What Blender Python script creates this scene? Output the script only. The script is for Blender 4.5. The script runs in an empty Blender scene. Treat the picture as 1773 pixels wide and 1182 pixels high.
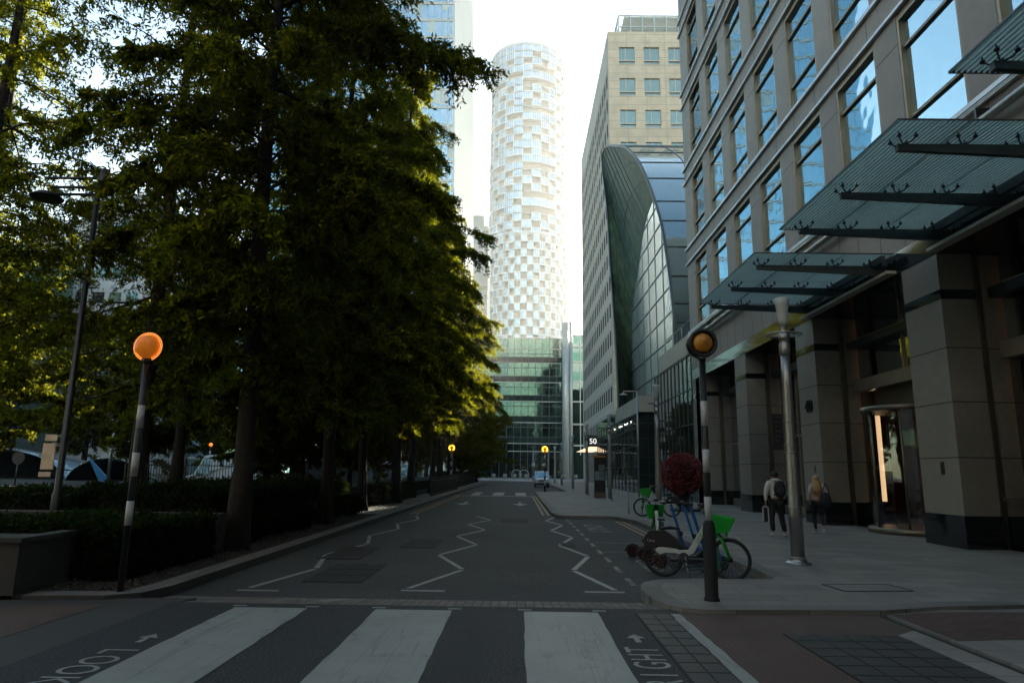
import bpy, bmesh, math, random
import numpy as np
from mathutils import Vector, Matrix, Euler
R_ = math.radians
PI = math.pi
scene = bpy.context.scene
COL = scene.collection

# ------------------------------------------------------------------ camera
cam_d = bpy.data.cameras.new('camera')
cam = bpy.data.objects.new('camera', cam_d)
COL.objects.link(cam)
cam.location = (0, 0, 1.68)
cam_d.sensor_fit = 'HORIZONTAL'
cam_d.sensor_width = 36
cam_d.lens = 36 * 1170 / 1773
cam_d.clip_start = 0.05
cam_d.clip_end = 6000
_m = Matrix.Rotation(R_(0.6465), 3, 'Z') @ Matrix.Rotation(PI / 2 + R_(10.878), 3, 'X') @ Matrix.Rotation(R_(0.75), 3, 'Z')
cam.rotation_euler = _m.to_euler()
scene.camera = cam

# ------------------------------------------------------------------ light
SUN_AZ, SUN_EL = 10.0, 14.2          # degrees right of the street axis (+Y), above the horizon
world = bpy.data.worlds.new('World')
scene.world = world
world.use_nodes = True
wn = world.node_tree.nodes
sky = wn.new('ShaderNodeTexSky')
sky.sky_type = 'NISHITA'
sky.sun_disc = False
sky.sun_elevation = R_(SUN_EL)
sky.sun_rotation = R_(SUN_AZ)
sky.dust_density = 0.6
sky.air_density = 1.0
wn['Background'].inputs['Strength'].default_value = 0.07
_tint = wn.new('ShaderNodeMix'); _tint.data_type = 'RGBA'; _tint.blend_type = 'MULTIPLY'
_tint.inputs[0].default_value = 1.0; _tint.inputs[7].default_value = (.93, 1.04, .97, 1)
world.node_tree.links.new(sky.outputs[0], _tint.inputs[6])
world.node_tree.links.new(_tint.outputs[2], wn['Background'].inputs['Color'])
sd = bpy.data.lights.new('sun', 'SUN')
sd.energy = 5.0
sd.angle = R_(0.5)
sd.color = (1.0, 0.88, 0.70)
sun = bpy.data.objects.new('sun', sd)
COL.objects.link(sun)
sun.rotation_euler = Vector((-math.sin(R_(SUN_AZ)) * math.cos(R_(SUN_EL)), -math.cos(R_(SUN_AZ)) * math.cos(R_(SUN_EL)), -math.sin(R_(SUN_EL)))).to_track_quat('-Z', 'Y').to_euler()
scene.view_settings.view_transform = 'Standard'
scene.view_settings.look = 'None'
scene.view_settings.exposure = 2.45
scene.view_settings.gamma = 1.0
scene.cycles.max_bounces = 7
scene.cycles.diffuse_bounces = 3
scene.cycles.glossy_bounces = 4
scene.cycles.transmission_bounces = 5
scene.cycles.transparent_max_bounces = 12
scene.cycles.volume_bounces = 0
scene.cycles.caustics_reflective = False
scene.cycles.caustics_refractive = False
scene.cycles.sample_clamp_indirect = 4
scene.cycles.use_denoising = True

# ------------------------------------------------------------------ materials
class NT:
    def __init__(s, name):
        s.m = bpy.data.materials.new(name); s.m.use_nodes = True
        s.t = s.m.node_tree; s.n = s.t.nodes
        s.b = s.n['Principled BSDF']; s.out = s.n['Material Output']
    def new(s, t, **k):
        n = s.n.new(t)
        for a, v in k.items(): setattr(n, a, v)
        return n
    def ln(s, a, b): s.t.links.new(a, b)
    def obj(s): return s.new('ShaderNodeTexCoord').outputs['Object']
    def noise(s, scale, detail=3, vec=None, rough=.55, stretch=None):
        n = s.new('ShaderNodeTexNoise'); n.inputs['Scale'].default_value = scale
        n.inputs['Detail'].default_value = detail; n.inputs['Roughness'].default_value = rough
        v = vec or s.obj()
        if stretch:
            mp = s.new('ShaderNodeMapping'); mp.inputs['Scale'].default_value = stretch
            s.ln(v, mp.inputs['Vector']); v = mp.outputs[0]
        s.ln(v, n.inputs['Vector']); return n.outputs['Fac']
    def ramp(s, fac, stops):
        r = s.new('ShaderNodeValToRGB'); e = r.color_ramp.elements
        while len(e) < len(stops): e.new(0.5)
        for i, (p, c) in enumerate(stops):
            e[i].position = p; e[i].color = (*c, 1) if len(c) == 3 else c
        s.ln(fac, r.inputs['Fac']); return r.outputs['Color']
    def mix(s, fac, a, b, mode='MIX'):
        m = s.new('ShaderNodeMix', data_type='RGBA', blend_type=mode)
        for i, v in ((0, fac), (6, a), (7, b)):
            if isinstance(v, (int, float)): m.inputs[i].default_value = v
            elif isinstance(v, tuple): m.inputs[i].default_value = (*v, 1)
            else: s.ln(v, m.inputs[i])
        return m.outputs[2]
    def bump(s, h, dist=.01, strength=.5):
        b = s.new('ShaderNodeBump'); b.inputs['Distance'].default_value = dist
        b.inputs['Strength'].default_value = strength
        s.ln(h, b.inputs['Height']); s.ln(b.outputs[0], s.b.inputs['Normal']); return b

def plain(name, c, rough=.5, metal=0., var=.12, vscale=6., bump=0., bscale=60., spec=None):
    k = NT(name)
    f = k.noise(vscale, 4)
    lo = tuple(max(0, v * (1 - var)) for v in c); hi = tuple(min(1, v * (1 + var)) for v in c)
    k.ln(k.ramp(f, [(.3, lo), (.7, hi)]), k.b.inputs['Base Color'])
    k.b.inputs['Roughness'].default_value = rough
    k.b.inputs['Metallic'].default_value = metal
    if spec is not None: k.b.inputs['Specular IOR Level'].default_value = spec
    if bump: k.bump(k.noise(bscale, 3), bump, .5)
    return k.m

def speckle(name, base, dark, light, scale=90., rough=.6, bump=.002, stain=.25, tracks=0):
    """granite, asphalt: fine grains, larger stains"""
    k = NT(name); o = k.obj()
    f = k.noise(scale, 2, o, .7)
    c = k.ramp(f, [(.3, dark), (.5, base), (.72, light)])
    g = k.noise(.35, 6, o, .6); g2 = k.noise(3.0, 5, o, .65)
    c = k.mix(k.ramp(g, [(.35, (0, 0, 0)), (.7, (stain,) * 3)]), c, tuple(v * .35 for v in base))
    c = k.mix(k.ramp(g2, [(.5, (0, 0, 0)), (.8, (stain * .8,) * 3)]), c, tuple(min(1, v * 1.5) for v in base))
    if tracks:
        tr = k.noise(1.1, 3, o, .5, (1.3, .05, 1))
        c = k.mix(k.ramp(tr, [(.42, (0, 0, 0)), (.62, (tracks,) * 3)]), c, tuple(v * 1.9 for v in base))
        cr = k.noise(.8, 5, o, .6); c = k.mix(k.ramp(cr, [(.494, (0, 0, 0)), (.4985, (.6,) * 3), (.5015, (.6,) * 3), (.506, (0, 0, 0))]), c, tuple(v * .3 for v in base))
    k.ln(c, k.b.inputs['Base Color']); k.b.inputs['Roughness'].default_value = rough
    if bump: k.bump(f, bump, .6)
    return k.m

def slabs(name, base, w, h, rough=.7, mortar=.35, scale=140, rot=0, var=.16, off=.5, gap=.008, axes=None):
    """paving or cladding: slabs with joints, per-slab tone, grains, dirt"""
    k = NT(name); o = k.obj(); v = o
    if axes:
        sp = k.new('ShaderNodeSeparateXYZ'); cb = k.new('ShaderNodeCombineXYZ'); k.ln(o, sp.inputs[0])
        for i, a in enumerate(axes): k.ln(sp.outputs[a], cb.inputs[i])
        v = cb.outputs[0]
    if rot:
        mp = k.new('ShaderNodeMapping'); mp.inputs['Rotation'].default_value[2] = rot; k.ln(v, mp.inputs[0]); v = mp.outputs[0]
    b = k.new('ShaderNodeTexBrick'); b.offset = off; b.squash = 1
    b.inputs['Scale'].default_value = 1; b.inputs['Brick Width'].default_value = w; b.inputs['Row Height'].default_value = h
    b.inputs['Mortar Size'].default_value = gap; b.inputs['Mortar Smooth'].default_value = .2
    b.inputs['Color1'].default_value = (*[x * (1 - var) for x in base], 1); b.inputs['Color2'].default_value = (*[min(1, x * (1 + var)) for x in base], 1)
    b.inputs['Mortar'].default_value = (*[x * mortar for x in base], 1); b.inputs['Bias'].default_value = 0
    k.ln(v, b.inputs['Vector'])
    g = k.noise(scale, 2, o, .7)
    c = k.mix(.35, b.outputs['Color'], k.ramp(g, [(.35, (.25,) * 3), (.65, (.85,) * 3)]), 'MULTIPLY')
    d = k.noise(.6, 6, o, .65)
    c = k.mix(k.ramp(d, [(.42, (0, 0, 0)), (.75, (.45,) * 3)]), c, tuple(x * .4 for x in base))
    sp2 = k.noise(9, 3, o, .5)
    c = k.mix(k.ramp(sp2, [(.68, (0, 0, 0)), (.74, (.5,) * 3)]), c, tuple(x * .35 for x in base))
    k.ln(c, k.b.inputs['Base Color']); k.b.inputs['Roughness'].default_value = rough
    inv = k.new('ShaderNodeMath', operation='SUBTRACT'); inv.inputs[0].default_value = 1; k.ln(b.outputs['Fac'], inv.inputs[1])
    k.bump(inv.outputs[0], .006, .6)
    return k.m

def mirror_glass(name, tint, rough=.03, wav=.02, wscale=.5, metal=.92, dark=(.01, .02, .025)):
    k = NT(name)
    k.b.inputs['Base Color'].default_value = (*tint, 1); k.b.inputs['Metallic'].default_value = metal
    k.b.inputs['Roughness'].default_value = rough
    n = k.noise(wscale, 2); k.bump(n, wav, 1.0)
    return k.m

def clear_glass(name, tint, refl=.25, rough=.02, wav=.004):
    k = NT(name)
    g = k.new('ShaderNodeBsdfGlossy'); g.inputs['Roughness'].default_value = rough; g.inputs['Color'].default_value = (.9, .97, 1, 1)
    t = k.new('ShaderNodeBsdfTransparent'); t.inputs['Color'].default_value = (*tint, 1)
    lw = k.new('ShaderNodeLayerWeight'); lw.inputs['Blend'].default_value = refl
    mx = k.new('ShaderNodeMixShader'); mr = k.new('ShaderNodeMapRange'); mr.inputs['To Min'].default_value = refl * .5; k.ln(lw.outputs['Fresnel'], mr.inputs['Value']); k.ln(mr.outputs[0], mx.inputs[0]); k.ln(t.outputs[0], mx.inputs[1]); k.ln(g.outputs[0], mx.inputs[2])
    b = k.new('ShaderNodeBump'); b.inputs['Distance'].default_value = wav; k.ln(k.noise(.8, 2), b.inputs['Height']); k.ln(b.outputs[0], g.inputs['Normal'])
    k.ln(mx.outputs[0], k.out.inputs['Surface'])
    return k.m

def emit(name, c, s):
    k = NT(name); k.b.inputs['Base Color'].default_value = (*c, 1)
    k.b.inputs['Emission Color'].default_value = (*c, 1); k.b.inputs['Emission Strength'].default_value = s
    k.b.inputs['Roughness'].default_value = .4
    return k.m

def leaf_mat(name, cols, trans):
    k = NT(name)
    ge = k.new('ShaderNodeNewGeometry')
    c = k.ramp(ge.outputs['Random Per Island'], [(0, cols[0]), (.5, cols[1]), (1, cols[2])])
    d = k.new('ShaderNodeBsdfDiffuse'); t = k.new('ShaderNodeBsdfTranslucent')
    k.ln(c, d.inputs['Color'])
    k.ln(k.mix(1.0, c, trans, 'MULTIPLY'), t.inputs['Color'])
    m = k.new('ShaderNodeMixShader'); m.inputs[0].default_value = .72
    k.ln(d.outputs[0], m.inputs[1]); k.ln(t.outputs[0], m.inputs[2]); k.ln(m.outputs[0], k.out.inputs['Surface'])
    return k.m

M = {}
M['asphalt'] = speckle('asphalt', (.021, .025, .026), (.008, .009, .010), (.24, .25, .25), 60, .85, .004, .5, .5)
M['asphalt_fresh'] = speckle('asphalt_fresh', (.010, .012, .014), (.005, .006, .007), (.18, .19, .19), 60, .8, .004, .3, .45)
M['ground'] = speckle('ground_asphalt', (.06, .06, .06), (.03, .03, .03), (.1, .1, .1), 40, .9, 0, .4)
M['paving'] = slabs('granite_paving', (.27, .258, .23), .9, .45, .75, .5, 120)
M['paving_far'] = slabs('granite_paving_plaza', (.36, .35, .33), 1.2, .6, .75, .5, 60)
M['kerbstone'] = slabs('kerb_stone', (.20, .19, .18), .95, 5, .75, .4, 120, axes=(1, 0, 2), off=0)
M['kerbside'] = speckle('kerb_side', (.055, .055, .053), (.03, .03, .03), (.09, .09, .088), 100, .8)
M['paver'] = slabs('ramp_pavers', (.20, .175, .155), .115, .24, .8, .3, 120, axes=(0, 1, 2), var=.3, off=0, gap=.008)
def wornpaint(name, c, worn=.5, under=(.05, .05, .05)):
    k = NT(name); o = k.obj()
    f = k.noise(60, 4, o, .7); g = k.noise(2.2, 5, o, .6)
    s = k.new('ShaderNodeMath', operation='ADD'); k.ln(f, s.inputs[0]); k.ln(g, s.inputs[1])
    fac = k.ramp(s.outputs[0], [(worn, (0, 0, 0)), (worn + .12, (1, 1, 1))])
    cr = k.noise(2.2, 3, o, .5, (1.6, .07, 1))
    crk = k.ramp(cr, [(.490, (1, 1, 1)), (.498, (.80,) * 3), (.502, (.80,) * 3), (.510, (1, 1, 1))])
    d = k.ramp(k.noise(.9, 6, o, .7), [(.3, tuple(v * .74 for v in c)), (.7, c)])
    c2 = k.mix(1.0, d, crk, 'MULTIPLY')
    k.ln(k.mix(fac, under, c2), k.b.inputs['Base Color']); k.b.inputs['Roughness'].default_value = .6
    k.bump(f, .002, .5)
    return k.m
M['paint'] = wornpaint('white_road_paint', (.32, .345, .325), .72)
M['paint_old'] = wornpaint('worn_road_paint', (.26, .25, .22), .97)
M['yellow'] = wornpaint('yellow_road_paint', (.36, .22, .06), .78)
def tactile(name, c):
    k = NT(name); o = k.obj()
    sp = k.new('ShaderNodeSeparateXYZ'); k.ln(o, sp.inputs[0])
    # blister dots on a 67 mm grid
    hs = []
    for i in (0, 1):
        a = k.new('ShaderNodeMath', operation='MULTIPLY'); a.inputs[1].default_value = 2 * PI / .067; k.ln(sp.outputs[i], a.inputs[0])
        s = k.new('ShaderNodeMath', operation='COSINE'); k.ln(a.outputs[0], s.inputs[0]); hs.append(s.outputs[0])
    ad = k.new('ShaderNodeMath', operation='ADD'); k.ln(hs[0], ad.inputs[0]); k.ln(hs[1], ad.inputs[1])
    dot = k.ramp(ad.outputs[0], [(.45, (0, 0, 0)), (.8, (1, 1, 1))])
    f = k.noise(80, 3, o, .7); g = k.noise(1.2, 5, o)
    base = k.ramp(f, [(.3, tuple(v * .6 for v in c)), (.7, tuple(v * 1.25 for v in c))])
    base = k.mix(k.ramp(g, [(.4, (0, 0, 0)), (.75, (.5,) * 3)]), base, tuple(v * .5 for v in c))
    base = k.mix(k.ramp(ad.outputs[0], [(.0, (0, 0, 0)), (.35, (.55,) * 3), (.75, (0, 0, 0))]), base, tuple(v * .3 for v in c))
    k.ln(base, k.b.inputs['Base Color']); k.b.inputs['Roughness'].default_value = .8
    k.bump(dot, .012, 1.0)
    return k.m
M['tactile'] = tactile('tactile_paving', (.12, .078, .062))
M['redpave'] = slabs('red_block_paving', (.12, .072, .060), .2, .1, .8, .5, 100)
M['cover'] = slabs('service_cover', (.045, .045, .044), .30, .30, .6, 1.8, 90, off=0, gap=.008, var=.12)
M['cover_iron'] = plain('cast_iron', (.010, .010, .010), .8, 0, .3, 20, .004, 40)
M['soil'] = speckle('planting_soil', (.02, .016, .012), (.01, .008, .006), (.05, .045, .03), 25, .95, .03, .3)
M['granite'] = slabs('granite_cladding', (.30, .285, .265), 50, 50, .55, .5, 160, axes=(1, 2, 0), var=.05)
M['granite_pier'] = speckle('pillar_granite', (.31, .29, .245), (.16, .15, .13), (.45, .42, .36), 55, .5, .001, .4)
M['granite_up'] = speckle('facade_granite', (.35, .315, .275), (.26, .235, .21), (.46, .42, .37), 50, .55, .001, .32)
M['granite_black'] = plain('polished_black_granite', (.012, .016, .018), .07, 0, .4, 60, spec=.9)
M['joint'] = plain('joint', (.03, .028, .026), .9)
M['steel'] = plain('brushed_steel', (.40, .39, .37), .42, 1, .1, 30)
M['steel_dark'] = plain('dark_steel', (.10, .11, .115), .4, .8, .1, 8)
M['ledge_metal'] = plain('ledge_metal', (.45, .46, .47), .3, .9, .1, 3)
M['frame'] = plain('window_frame_metal', (.38, .32, .23), .45, .5, .1, 3)
M['mullion'] = plain('mullion_metal', (.22, .19, .14), .4, .7, .1, 3)
M['black'] = plain('black_paint', (.012, .012, .013), .4)
M['black_rubber'] = plain('black_rubber', (.015, .015, .015), .75)
M['black_plastic'] = plain('black_plastic', (.02, .021, .024), .5)
M['white'] = plain('white_paint', (.62, .63, .62), .35, 0, .08, 8)
M['post_white'] = plain('post_white', (.50, .51, .50), .5, 0, .1, 8)
M['frost'] = plain('frosted_lamp_glass', (.58, .62, .62), .35, 0, .05, 8)
M['glass_win'] = mirror_glass('office_window_glass', (.34, .52, .62), .02, .012, .6)
M['glass_win_far'] = mirror_glass('tinted_window_glass', (.10, .13, .13), .03, .012, .6)
M['glass_ground'] = clear_glass('lobby_glass', (.62, .60, .55), .80)
M['glass_door'] = clear_glass('door_glass', (.62, .55, .48), .25)
M['glass_canopy'] = None
M['glass_dark'] = mirror_glass('dark_facade_glass', (.10, .14, .135), .03, .02, .35)
M['glass_green'] = mirror_glass('green_facade_glass', (.05, .11, .095), .05, .02, .3)
M['glass_grey'] = mirror_glass('grey_facade_glass', (.62, .66, .62), .22, .03, .35, .6)
M['glass_shell'] = mirror_glass('shell_glass', (.34, .45, .47), .10, .015, .3)
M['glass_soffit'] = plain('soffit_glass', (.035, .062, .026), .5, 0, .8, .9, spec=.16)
M['glass_tower'] = mirror_glass('blue_tower_glass', (.36, .56, .62), .06, .03, .3)
M['glass_tower_b'] = mirror_glass('blue_tower_glass_dark', (.15, .26, .33), .06, .03, .3)
M['beige'] = slabs('beige_stone_panels', (.90, .74, .55), 2.87, 1.3, .6, .62, 20, axes=(0, 2, 1), var=.06, off=0, gap=.035)
M['beige_side'] = speckle('beige_stone', (.70, .63, .55), (.62, .56, .49), (.76, .69, .61), 6, .6, 0, .12)
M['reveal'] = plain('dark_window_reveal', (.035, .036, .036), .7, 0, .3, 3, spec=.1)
M['cream'] = plain('cream_panel', (.50, .47, .38), .5, 0, .06, 1)
M['tower_white'] = plain('tower_white_cladding', (.70, .71, .70), .5, 0, .04, .3)
M['tower_inner'] = plain('tower_loggia_wall', (.55, .50, .44), .6, 0, .08, .5)
M['tower_glass'] = mirror_glass('tower_bay_glass', (.48, .60, .68), .25, .02, .3, .6)
M['white_clad'] = plain('white_building_cladding', (.55, .55, .52), .5, 0, .05, .1)
M['column'] = plain('pale_metal_column', (.62, .63, .60), .4, .3, .06, 1)
M['amber'] = None
M['led_orange'] = emit('orange_led', (1.0, .30, .05), .55)
M['lit_ring'] = emit('lit_amber_ring', (1.0, .50, .03), .8)
M['strip'] = emit('lobby_strip_light', (1.0, .74, .45), .28)
M['soffit_light'] = emit('entrance_soffit_light', (1.0, .66, .40), .30)
M['downlight'] = emit('downlight', (1.0, .95, .85), 1.2)
M['sign_white'] = emit('sign_letters', (1, .95, .88), .2)
M['lobby_wall'] = slabs('lobby_timber_wall', (.12, .05, .028), .6, 1.2, .4, .5, 20, axes=(1, 2, 0))
M['lobby_stone'] = slabs('lobby_stone_wall', (.55, .38, .25), 2, .7, .4, .5, 20, axes=(1, 2, 0))
M['bark'] = plain('bark', (.020, .016, .012), .9, 0, .4, 14, .02, 30)
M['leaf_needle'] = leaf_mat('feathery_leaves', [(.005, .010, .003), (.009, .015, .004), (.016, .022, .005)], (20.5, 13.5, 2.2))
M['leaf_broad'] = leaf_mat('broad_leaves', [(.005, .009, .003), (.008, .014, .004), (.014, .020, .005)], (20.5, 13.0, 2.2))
M['hedge_leaf'] = leaf_mat('hedge_leaves', [(.010, .020, .007), (.018, .034, .010), (.03, .05, .014)], (1.6, 1.5, 1.0))
M['green_bike'] = plain('green_plastic', (.012, .38, .03), .38, 0, .06, 5)
M['bike_white'] = plain('bike_frame_white', (.55, .60, .57), .3, 0, .05, 5)
M['blue_sc'] = plain('blue_scooter_paint', (.015, .14, .42), .35, 0, .1, 5)
M['teal'] = plain('teal_plastic', (.02, .20, .16), .4)
M['red_reflector'] = plain('dark_red_plastic', (.035, .006, .006), .4)
M['ballred'] = plain('red_coral_lattice', (.22, .018, .014), .45, 0, .3, 3)
M['hoodie'] = plain('pale_fleece', (.66, .66, .60), .9, 0, .08, 20, .004, 60)
M['pinkjacket'] = plain('pale_pink_jacket', (.58, .47, .48), .85, 0, .25, 18, .004, 40)
M['trouser'] = plain('black_cloth', (.012, .012, .014), .85, 0, .2, 20)
M['skin'] = plain('skin', (.42, .24, .17), .55, 0, .08, 20)
M['hair_dark'] = plain('dark_hair', (.014, .010, .008), .6, 0, .3, 60)
M['hair_blonde'] = plain('blonde_hair', (.50, .31, .14), .5, 0, .35, 60)
M['backpack'] = plain('dark_backpack_cloth', (.014, .018, .028), .8, 0, .3, 20)
M['shoe'] = plain('white_shoe', (.55, .56, .56), .6)
M['orange_band'] = plain('orange_band', (.55, .22, .02), .5)
M['map_panel'] = plain('map_panel', (.20, .27, .26), .3, 0, .5, 5)
M['brown'] = plain('brown_base', (.16, .12, .08), .6)
M['windscreen'] = mirror_glass('windscreen_glass', (.20, .34, .42), .03, .005, 2)
M['headlamp'] = plain('headlamp_lens', (.6, .62, .62), .15, .4)
M['canopy_blue'] = plain('canopy_blue_panel', (.03, .22, .50), .35)
M['canopy_white'] = plain('canopy_glazing', (.26, .38, .46), .2, .3, .25, 1.5)
M['banner'] = plain('banner_cloth', (.60, .50, .38), .6, 0, .25, 4)
M['red_brown'] = plain('lobby_dark', (.03, .015, .01), .6)

def amber_mat():
    k = NT('amber_globe')
    k.b.inputs['Base Color'].default_value = (.75, .25, .02, 1)
    k.b.inputs['Roughness'].default_value = .35
    k.b.inputs['Subsurface Weight'].default_value = 0
    k.b.inputs['Emission Color'].default_value = (1, .30, .02, 1)
    k.b.inputs['Emission Strength'].default_value = .0
    n = k.noise(14, 4); k.ln(k.ramp(n, [(.3, (.50, .19, .02)), (.7, (.72, .32, .04))]), k.b.inputs['Base Color'])
    return k.m
M['amber'] = amber_mat()
M['amber_lit'] = emit('lit_amber_globe', (.85, .22, .015), .045)
M['amber_bright'] = emit('bright_amber_globe', (1.0, .25, .02), .25)

def canopy_glass():
    k = NT('fritted_canopy_glass'); o = k.obj()
    sp = k.new('ShaderNodeSeparateXYZ'); k.ln(o, sp.inputs[0])
    a = k.new('ShaderNodeMath', operation='MULTIPLY'); a.inputs[1].default_value = 2 * PI / .085; k.ln(sp.outputs[0], a.inputs[0])
    s = k.new('ShaderNodeMath', operation='SINE'); k.ln(a.outputs[0], s.inputs[0])
    st = k.ramp(s.outputs[0], [(.60, (0, 0, 0)), (.75, (1, 1, 1))])
    t = k.new('ShaderNodeBsdfTransparent'); t.inputs['Color'].default_value = (.80, .90, .88, 1)
    g = k.new('ShaderNodeBsdfGlossy'); g.inputs['Roughness'].default_value = .04; g.inputs['Color'].default_value = (.7, .85, .85, 1)
    lw = k.new('ShaderNodeLayerWeight'); lw.inputs['Blend'].default_value = .16
    mx = k.new('ShaderNodeMixShader'); k.ln(lw.outputs['Fresnel'], mx.inputs[0]); k.ln(t.outputs[0], mx.inputs[1]); k.ln(g.outputs[0], mx.inputs[2])
    d = k.new('ShaderNodeBsdfDiffuse'); d.inputs['Color'].default_value = (.60, .68, .66, 1)
    tr = k.new('ShaderNodeBsdfTranslucent'); tr.inputs['Color'].default_value = (.76, .86, .84, 1)
    ad = k.new('ShaderNodeMixShader'); ad.inputs[0].default_value = .6; k.ln(d.outputs[0], ad.inputs[1]); k.ln(tr.outputs[0], ad.inputs[2])
    m2 = k.new('ShaderNodeMixShader'); k.ln(st, m2.inputs[0]); k.ln(mx.outputs[0], m2.inputs[1]); k.ln(ad.outputs[0], m2.inputs[2])
    k.ln(m2.outputs[0], k.out.inputs['Surface'])
    return k.m
M['glass_canopy'] = canopy_glass()

# ------------------------------------------------------------------ mesh helpers
class MB:
    def __init__(s): s.v = []; s.f = []; s.mi = []; s.cur = 0; s.sm = []; s.smooth = False
    def face(s, idx):
        s.f.append(tuple(idx)); s.mi.append(s.cur); s.sm.append(s.smooth)
    def add(s, vs, fs):
        b = len(s.v); s.v.extend([tuple(v) for v in vs])
        for f in fs: s.face([b + i for i in f])
    def box(s, x0, x1, y0, y1, z0, z1):
        if x0 > x1: x0, x1 = x1, x0
        if y0 > y1: y0, y1 = y1, y0
        if z0 > z1: z0, z1 = z1, z0
        s.add([(x0, y0, z0), (x1, y0, z0), (x1, y1, z0), (x0, y1, z0), (x0, y0, z1), (x1, y0, z1), (x1, y1, z1), (x0, y1, z1)],
              [(0, 3, 2, 1), (4, 5, 6, 7), (0, 1, 5, 4), (1, 2, 6, 5), (2, 3, 7, 6), (3, 0, 4, 7)])
        return s
    def bar(s, p, q, w, h=None, up=(0, 0, 1)):
        """a box beam from p to q"""
        h = h or w; p = Vector(p); q = Vector(q); d = (q - p).normalized(); u = Vector(up)
        if abs(d.dot(u)) > .99: u = Vector((1, 0, 0))
        a = d.cross(u).normalized() * (w / 2); b = a.cross(d).normalized() * (h / 2)
        s.add([p - a - b, p + a - b, p + a + b, p - a + b, q - a - b, q + a - b, q + a + b, q - a + b],
              [(0, 3, 2, 1), (4, 5, 6, 7), (0, 1, 5, 4), (1, 2, 6, 5), (2, 3, 7, 6), (3, 0, 4, 7)])
        return s
    def tube(s, pts, rad, n=10, cap=True, flat=1.0):
        """round tube along pts; rad a number or one per point"""
        pts = [Vector(p) for p in pts]; rads = rad if isinstance(rad, (list, tuple)) else [rad] * len(pts)
        sm = s.smooth; s.smooth = True; b0 = len(s.v); ref = None
        for i, p in enumerate(pts):
            d = (pts[min(i + 1, len(pts) - 1)] - pts[max(i - 1, 0)]).normalized()
            if ref is None:
                ref = Vector((0, 0, 1)) if abs(d.z) < .9 else Vector((1, 0, 0))
            a = d.cross(ref).normalized(); c = a.cross(d).normalized(); ref = c
            for k in range(n):
                t = 2 * PI * k / n
                s.v.append(tuple(p + (a * math.cos(t) + c * math.sin(t) * flat) * rads[i]))
        for i in range(len(pts) - 1):
            for k in range(n):
                s.face((b0 + i * n + k, b0 + i * n + (k + 1) % n, b0 + (i + 1) * n + (k + 1) % n, b0 + (i + 1) * n + k))
        if cap:
            s.smooth = False
            s.face(range(b0 + n - 1, b0 - 1, -1)); s.face(range(b0 + (len(pts) - 1) * n, b0 + len(pts) * n))
        s.smooth = sm
        return s
    def lathe(s, prof, c=(0, 0, 0), n=24, axis='z', cap=True):
        """prof: (r, h) pairs"""
        ax = {'z': lambda r, t, h: (c[0] + r * math.cos(t), c[1] + r * math.sin(t), c[2] + h),
              'y': lambda r, t, h: (c[0] + r * math.cos(t), c[1] + h, c[2] + r * math.sin(t)),
              'x': lambda r, t, h: (c[0] + h, c[1] + r * math.cos(t), c[2] + r * math.sin(t))}[axis]
        sm = s.smooth; s.smooth = True; b = len(s.v)
        for r, h in prof:
            for k in range(n): s.v.append(ax(max(r, 1e-4), 2 * PI * k / n, h))
        for i in range(len(prof) - 1):
            for k in range(n):
                s.face((b + i * n + k, b + i * n + (k + 1) % n, b + (i + 1) * n + (k + 1) % n, b + (i + 1) * n + k))
        s.smooth = sm
        if cap:
            s.face(range(b + n - 1, b - 1, -1)); e = b + (len(prof) - 1) * n; s.face(range(e, e + n))
        return s
    def torus(s, c, R, r, axis='z', n=32, m=8, a0=0, a1=2 * PI, flat=1):
        pts = []
        full = abs(a1 - a0 - 2 * PI) < 1e-6
        sm = s.smooth; s.smooth = True; b = len(s.v); N = n if full else n + 1
        for i in range(N):
            t = a0 + (a1 - a0) * i / n
            for k in range(m):
                u = 2 * PI * k / m; rr = R + r * math.cos(u); h = r * math.sin(u) * flat
                x, y = rr * math.cos(t), rr * math.sin(t)
                s.v.append({'z': (c[0] + x, c[1] + y, c[2] + h), 'y': (c[0] + x, c[1] + h, c[2] + y), 'x': (c[0] + h, c[1] + x, c[2] + y)}[axis])
        for i in range(n if full else N - 1):
            j = (i + 1) % N
            for k in range(m): s.face((b + i * m + k, b + i * m + (k + 1) % m, b + j * m + (k + 1) % m, b + j * m + k))
        s.smooth = sm
        return s
    def ball(s, c, r, n=20, m=12, sx=1, sy=1, sz=1):
        prof = [(r * math.sin(PI * i / m), -r * math.cos(PI * i / m)) for i in range(m + 1)]
        b = len(s.v); s.lathe(prof, (0, 0, 0), n, cap=False)
        for i in range(b, len(s.v)):
            v = s.v[i]; s.v[i] = (c[0] + v[0] * sx, c[1] + v[1] * sy, c[2] + v[2] * sz)
        return s
    def prism(s, poly, z0, z1, axis='z', c0=0):
        """extrude polygon. axis z: (x,y); axis x: (y,z) from x=z0..z1; axis y: (x,z)"""
        n = len(poly); b = len(s.v)
        A = sum(poly[i][0] * poly[(i + 1) % n][1] - poly[(i + 1) % n][0] * poly[i][1] for i in range(n))
        if A < 0: poly = poly[::-1]
        put = {'z': lambda p, h: (p[0], p[1], h), 'x': lambda p, h: (h, p[0], p[1]), 'y': lambda p, h: (p[0], h, p[1])}[axis]
        for p in poly: s.v.append(put(p, z0))
        for p in poly: s.v.append(put(p, z1))
        s.face(range(b + n - 1, b - 1, -1)); s.face(range(b + n, b + 2 * n))
        for i in range(n):
            j = (i + 1) % n; s.face((b + i, b + j, b + n + j, b + n + i))
        return s
    def quad(s, *p): s.add(p, [tuple(range(len(p)))]); return s
    def xf(s, mat, start=0):
        for i in range(start, len(s.v)): s.v[i] = tuple(mat @ Vector(s.v[i]))
        return s
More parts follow.
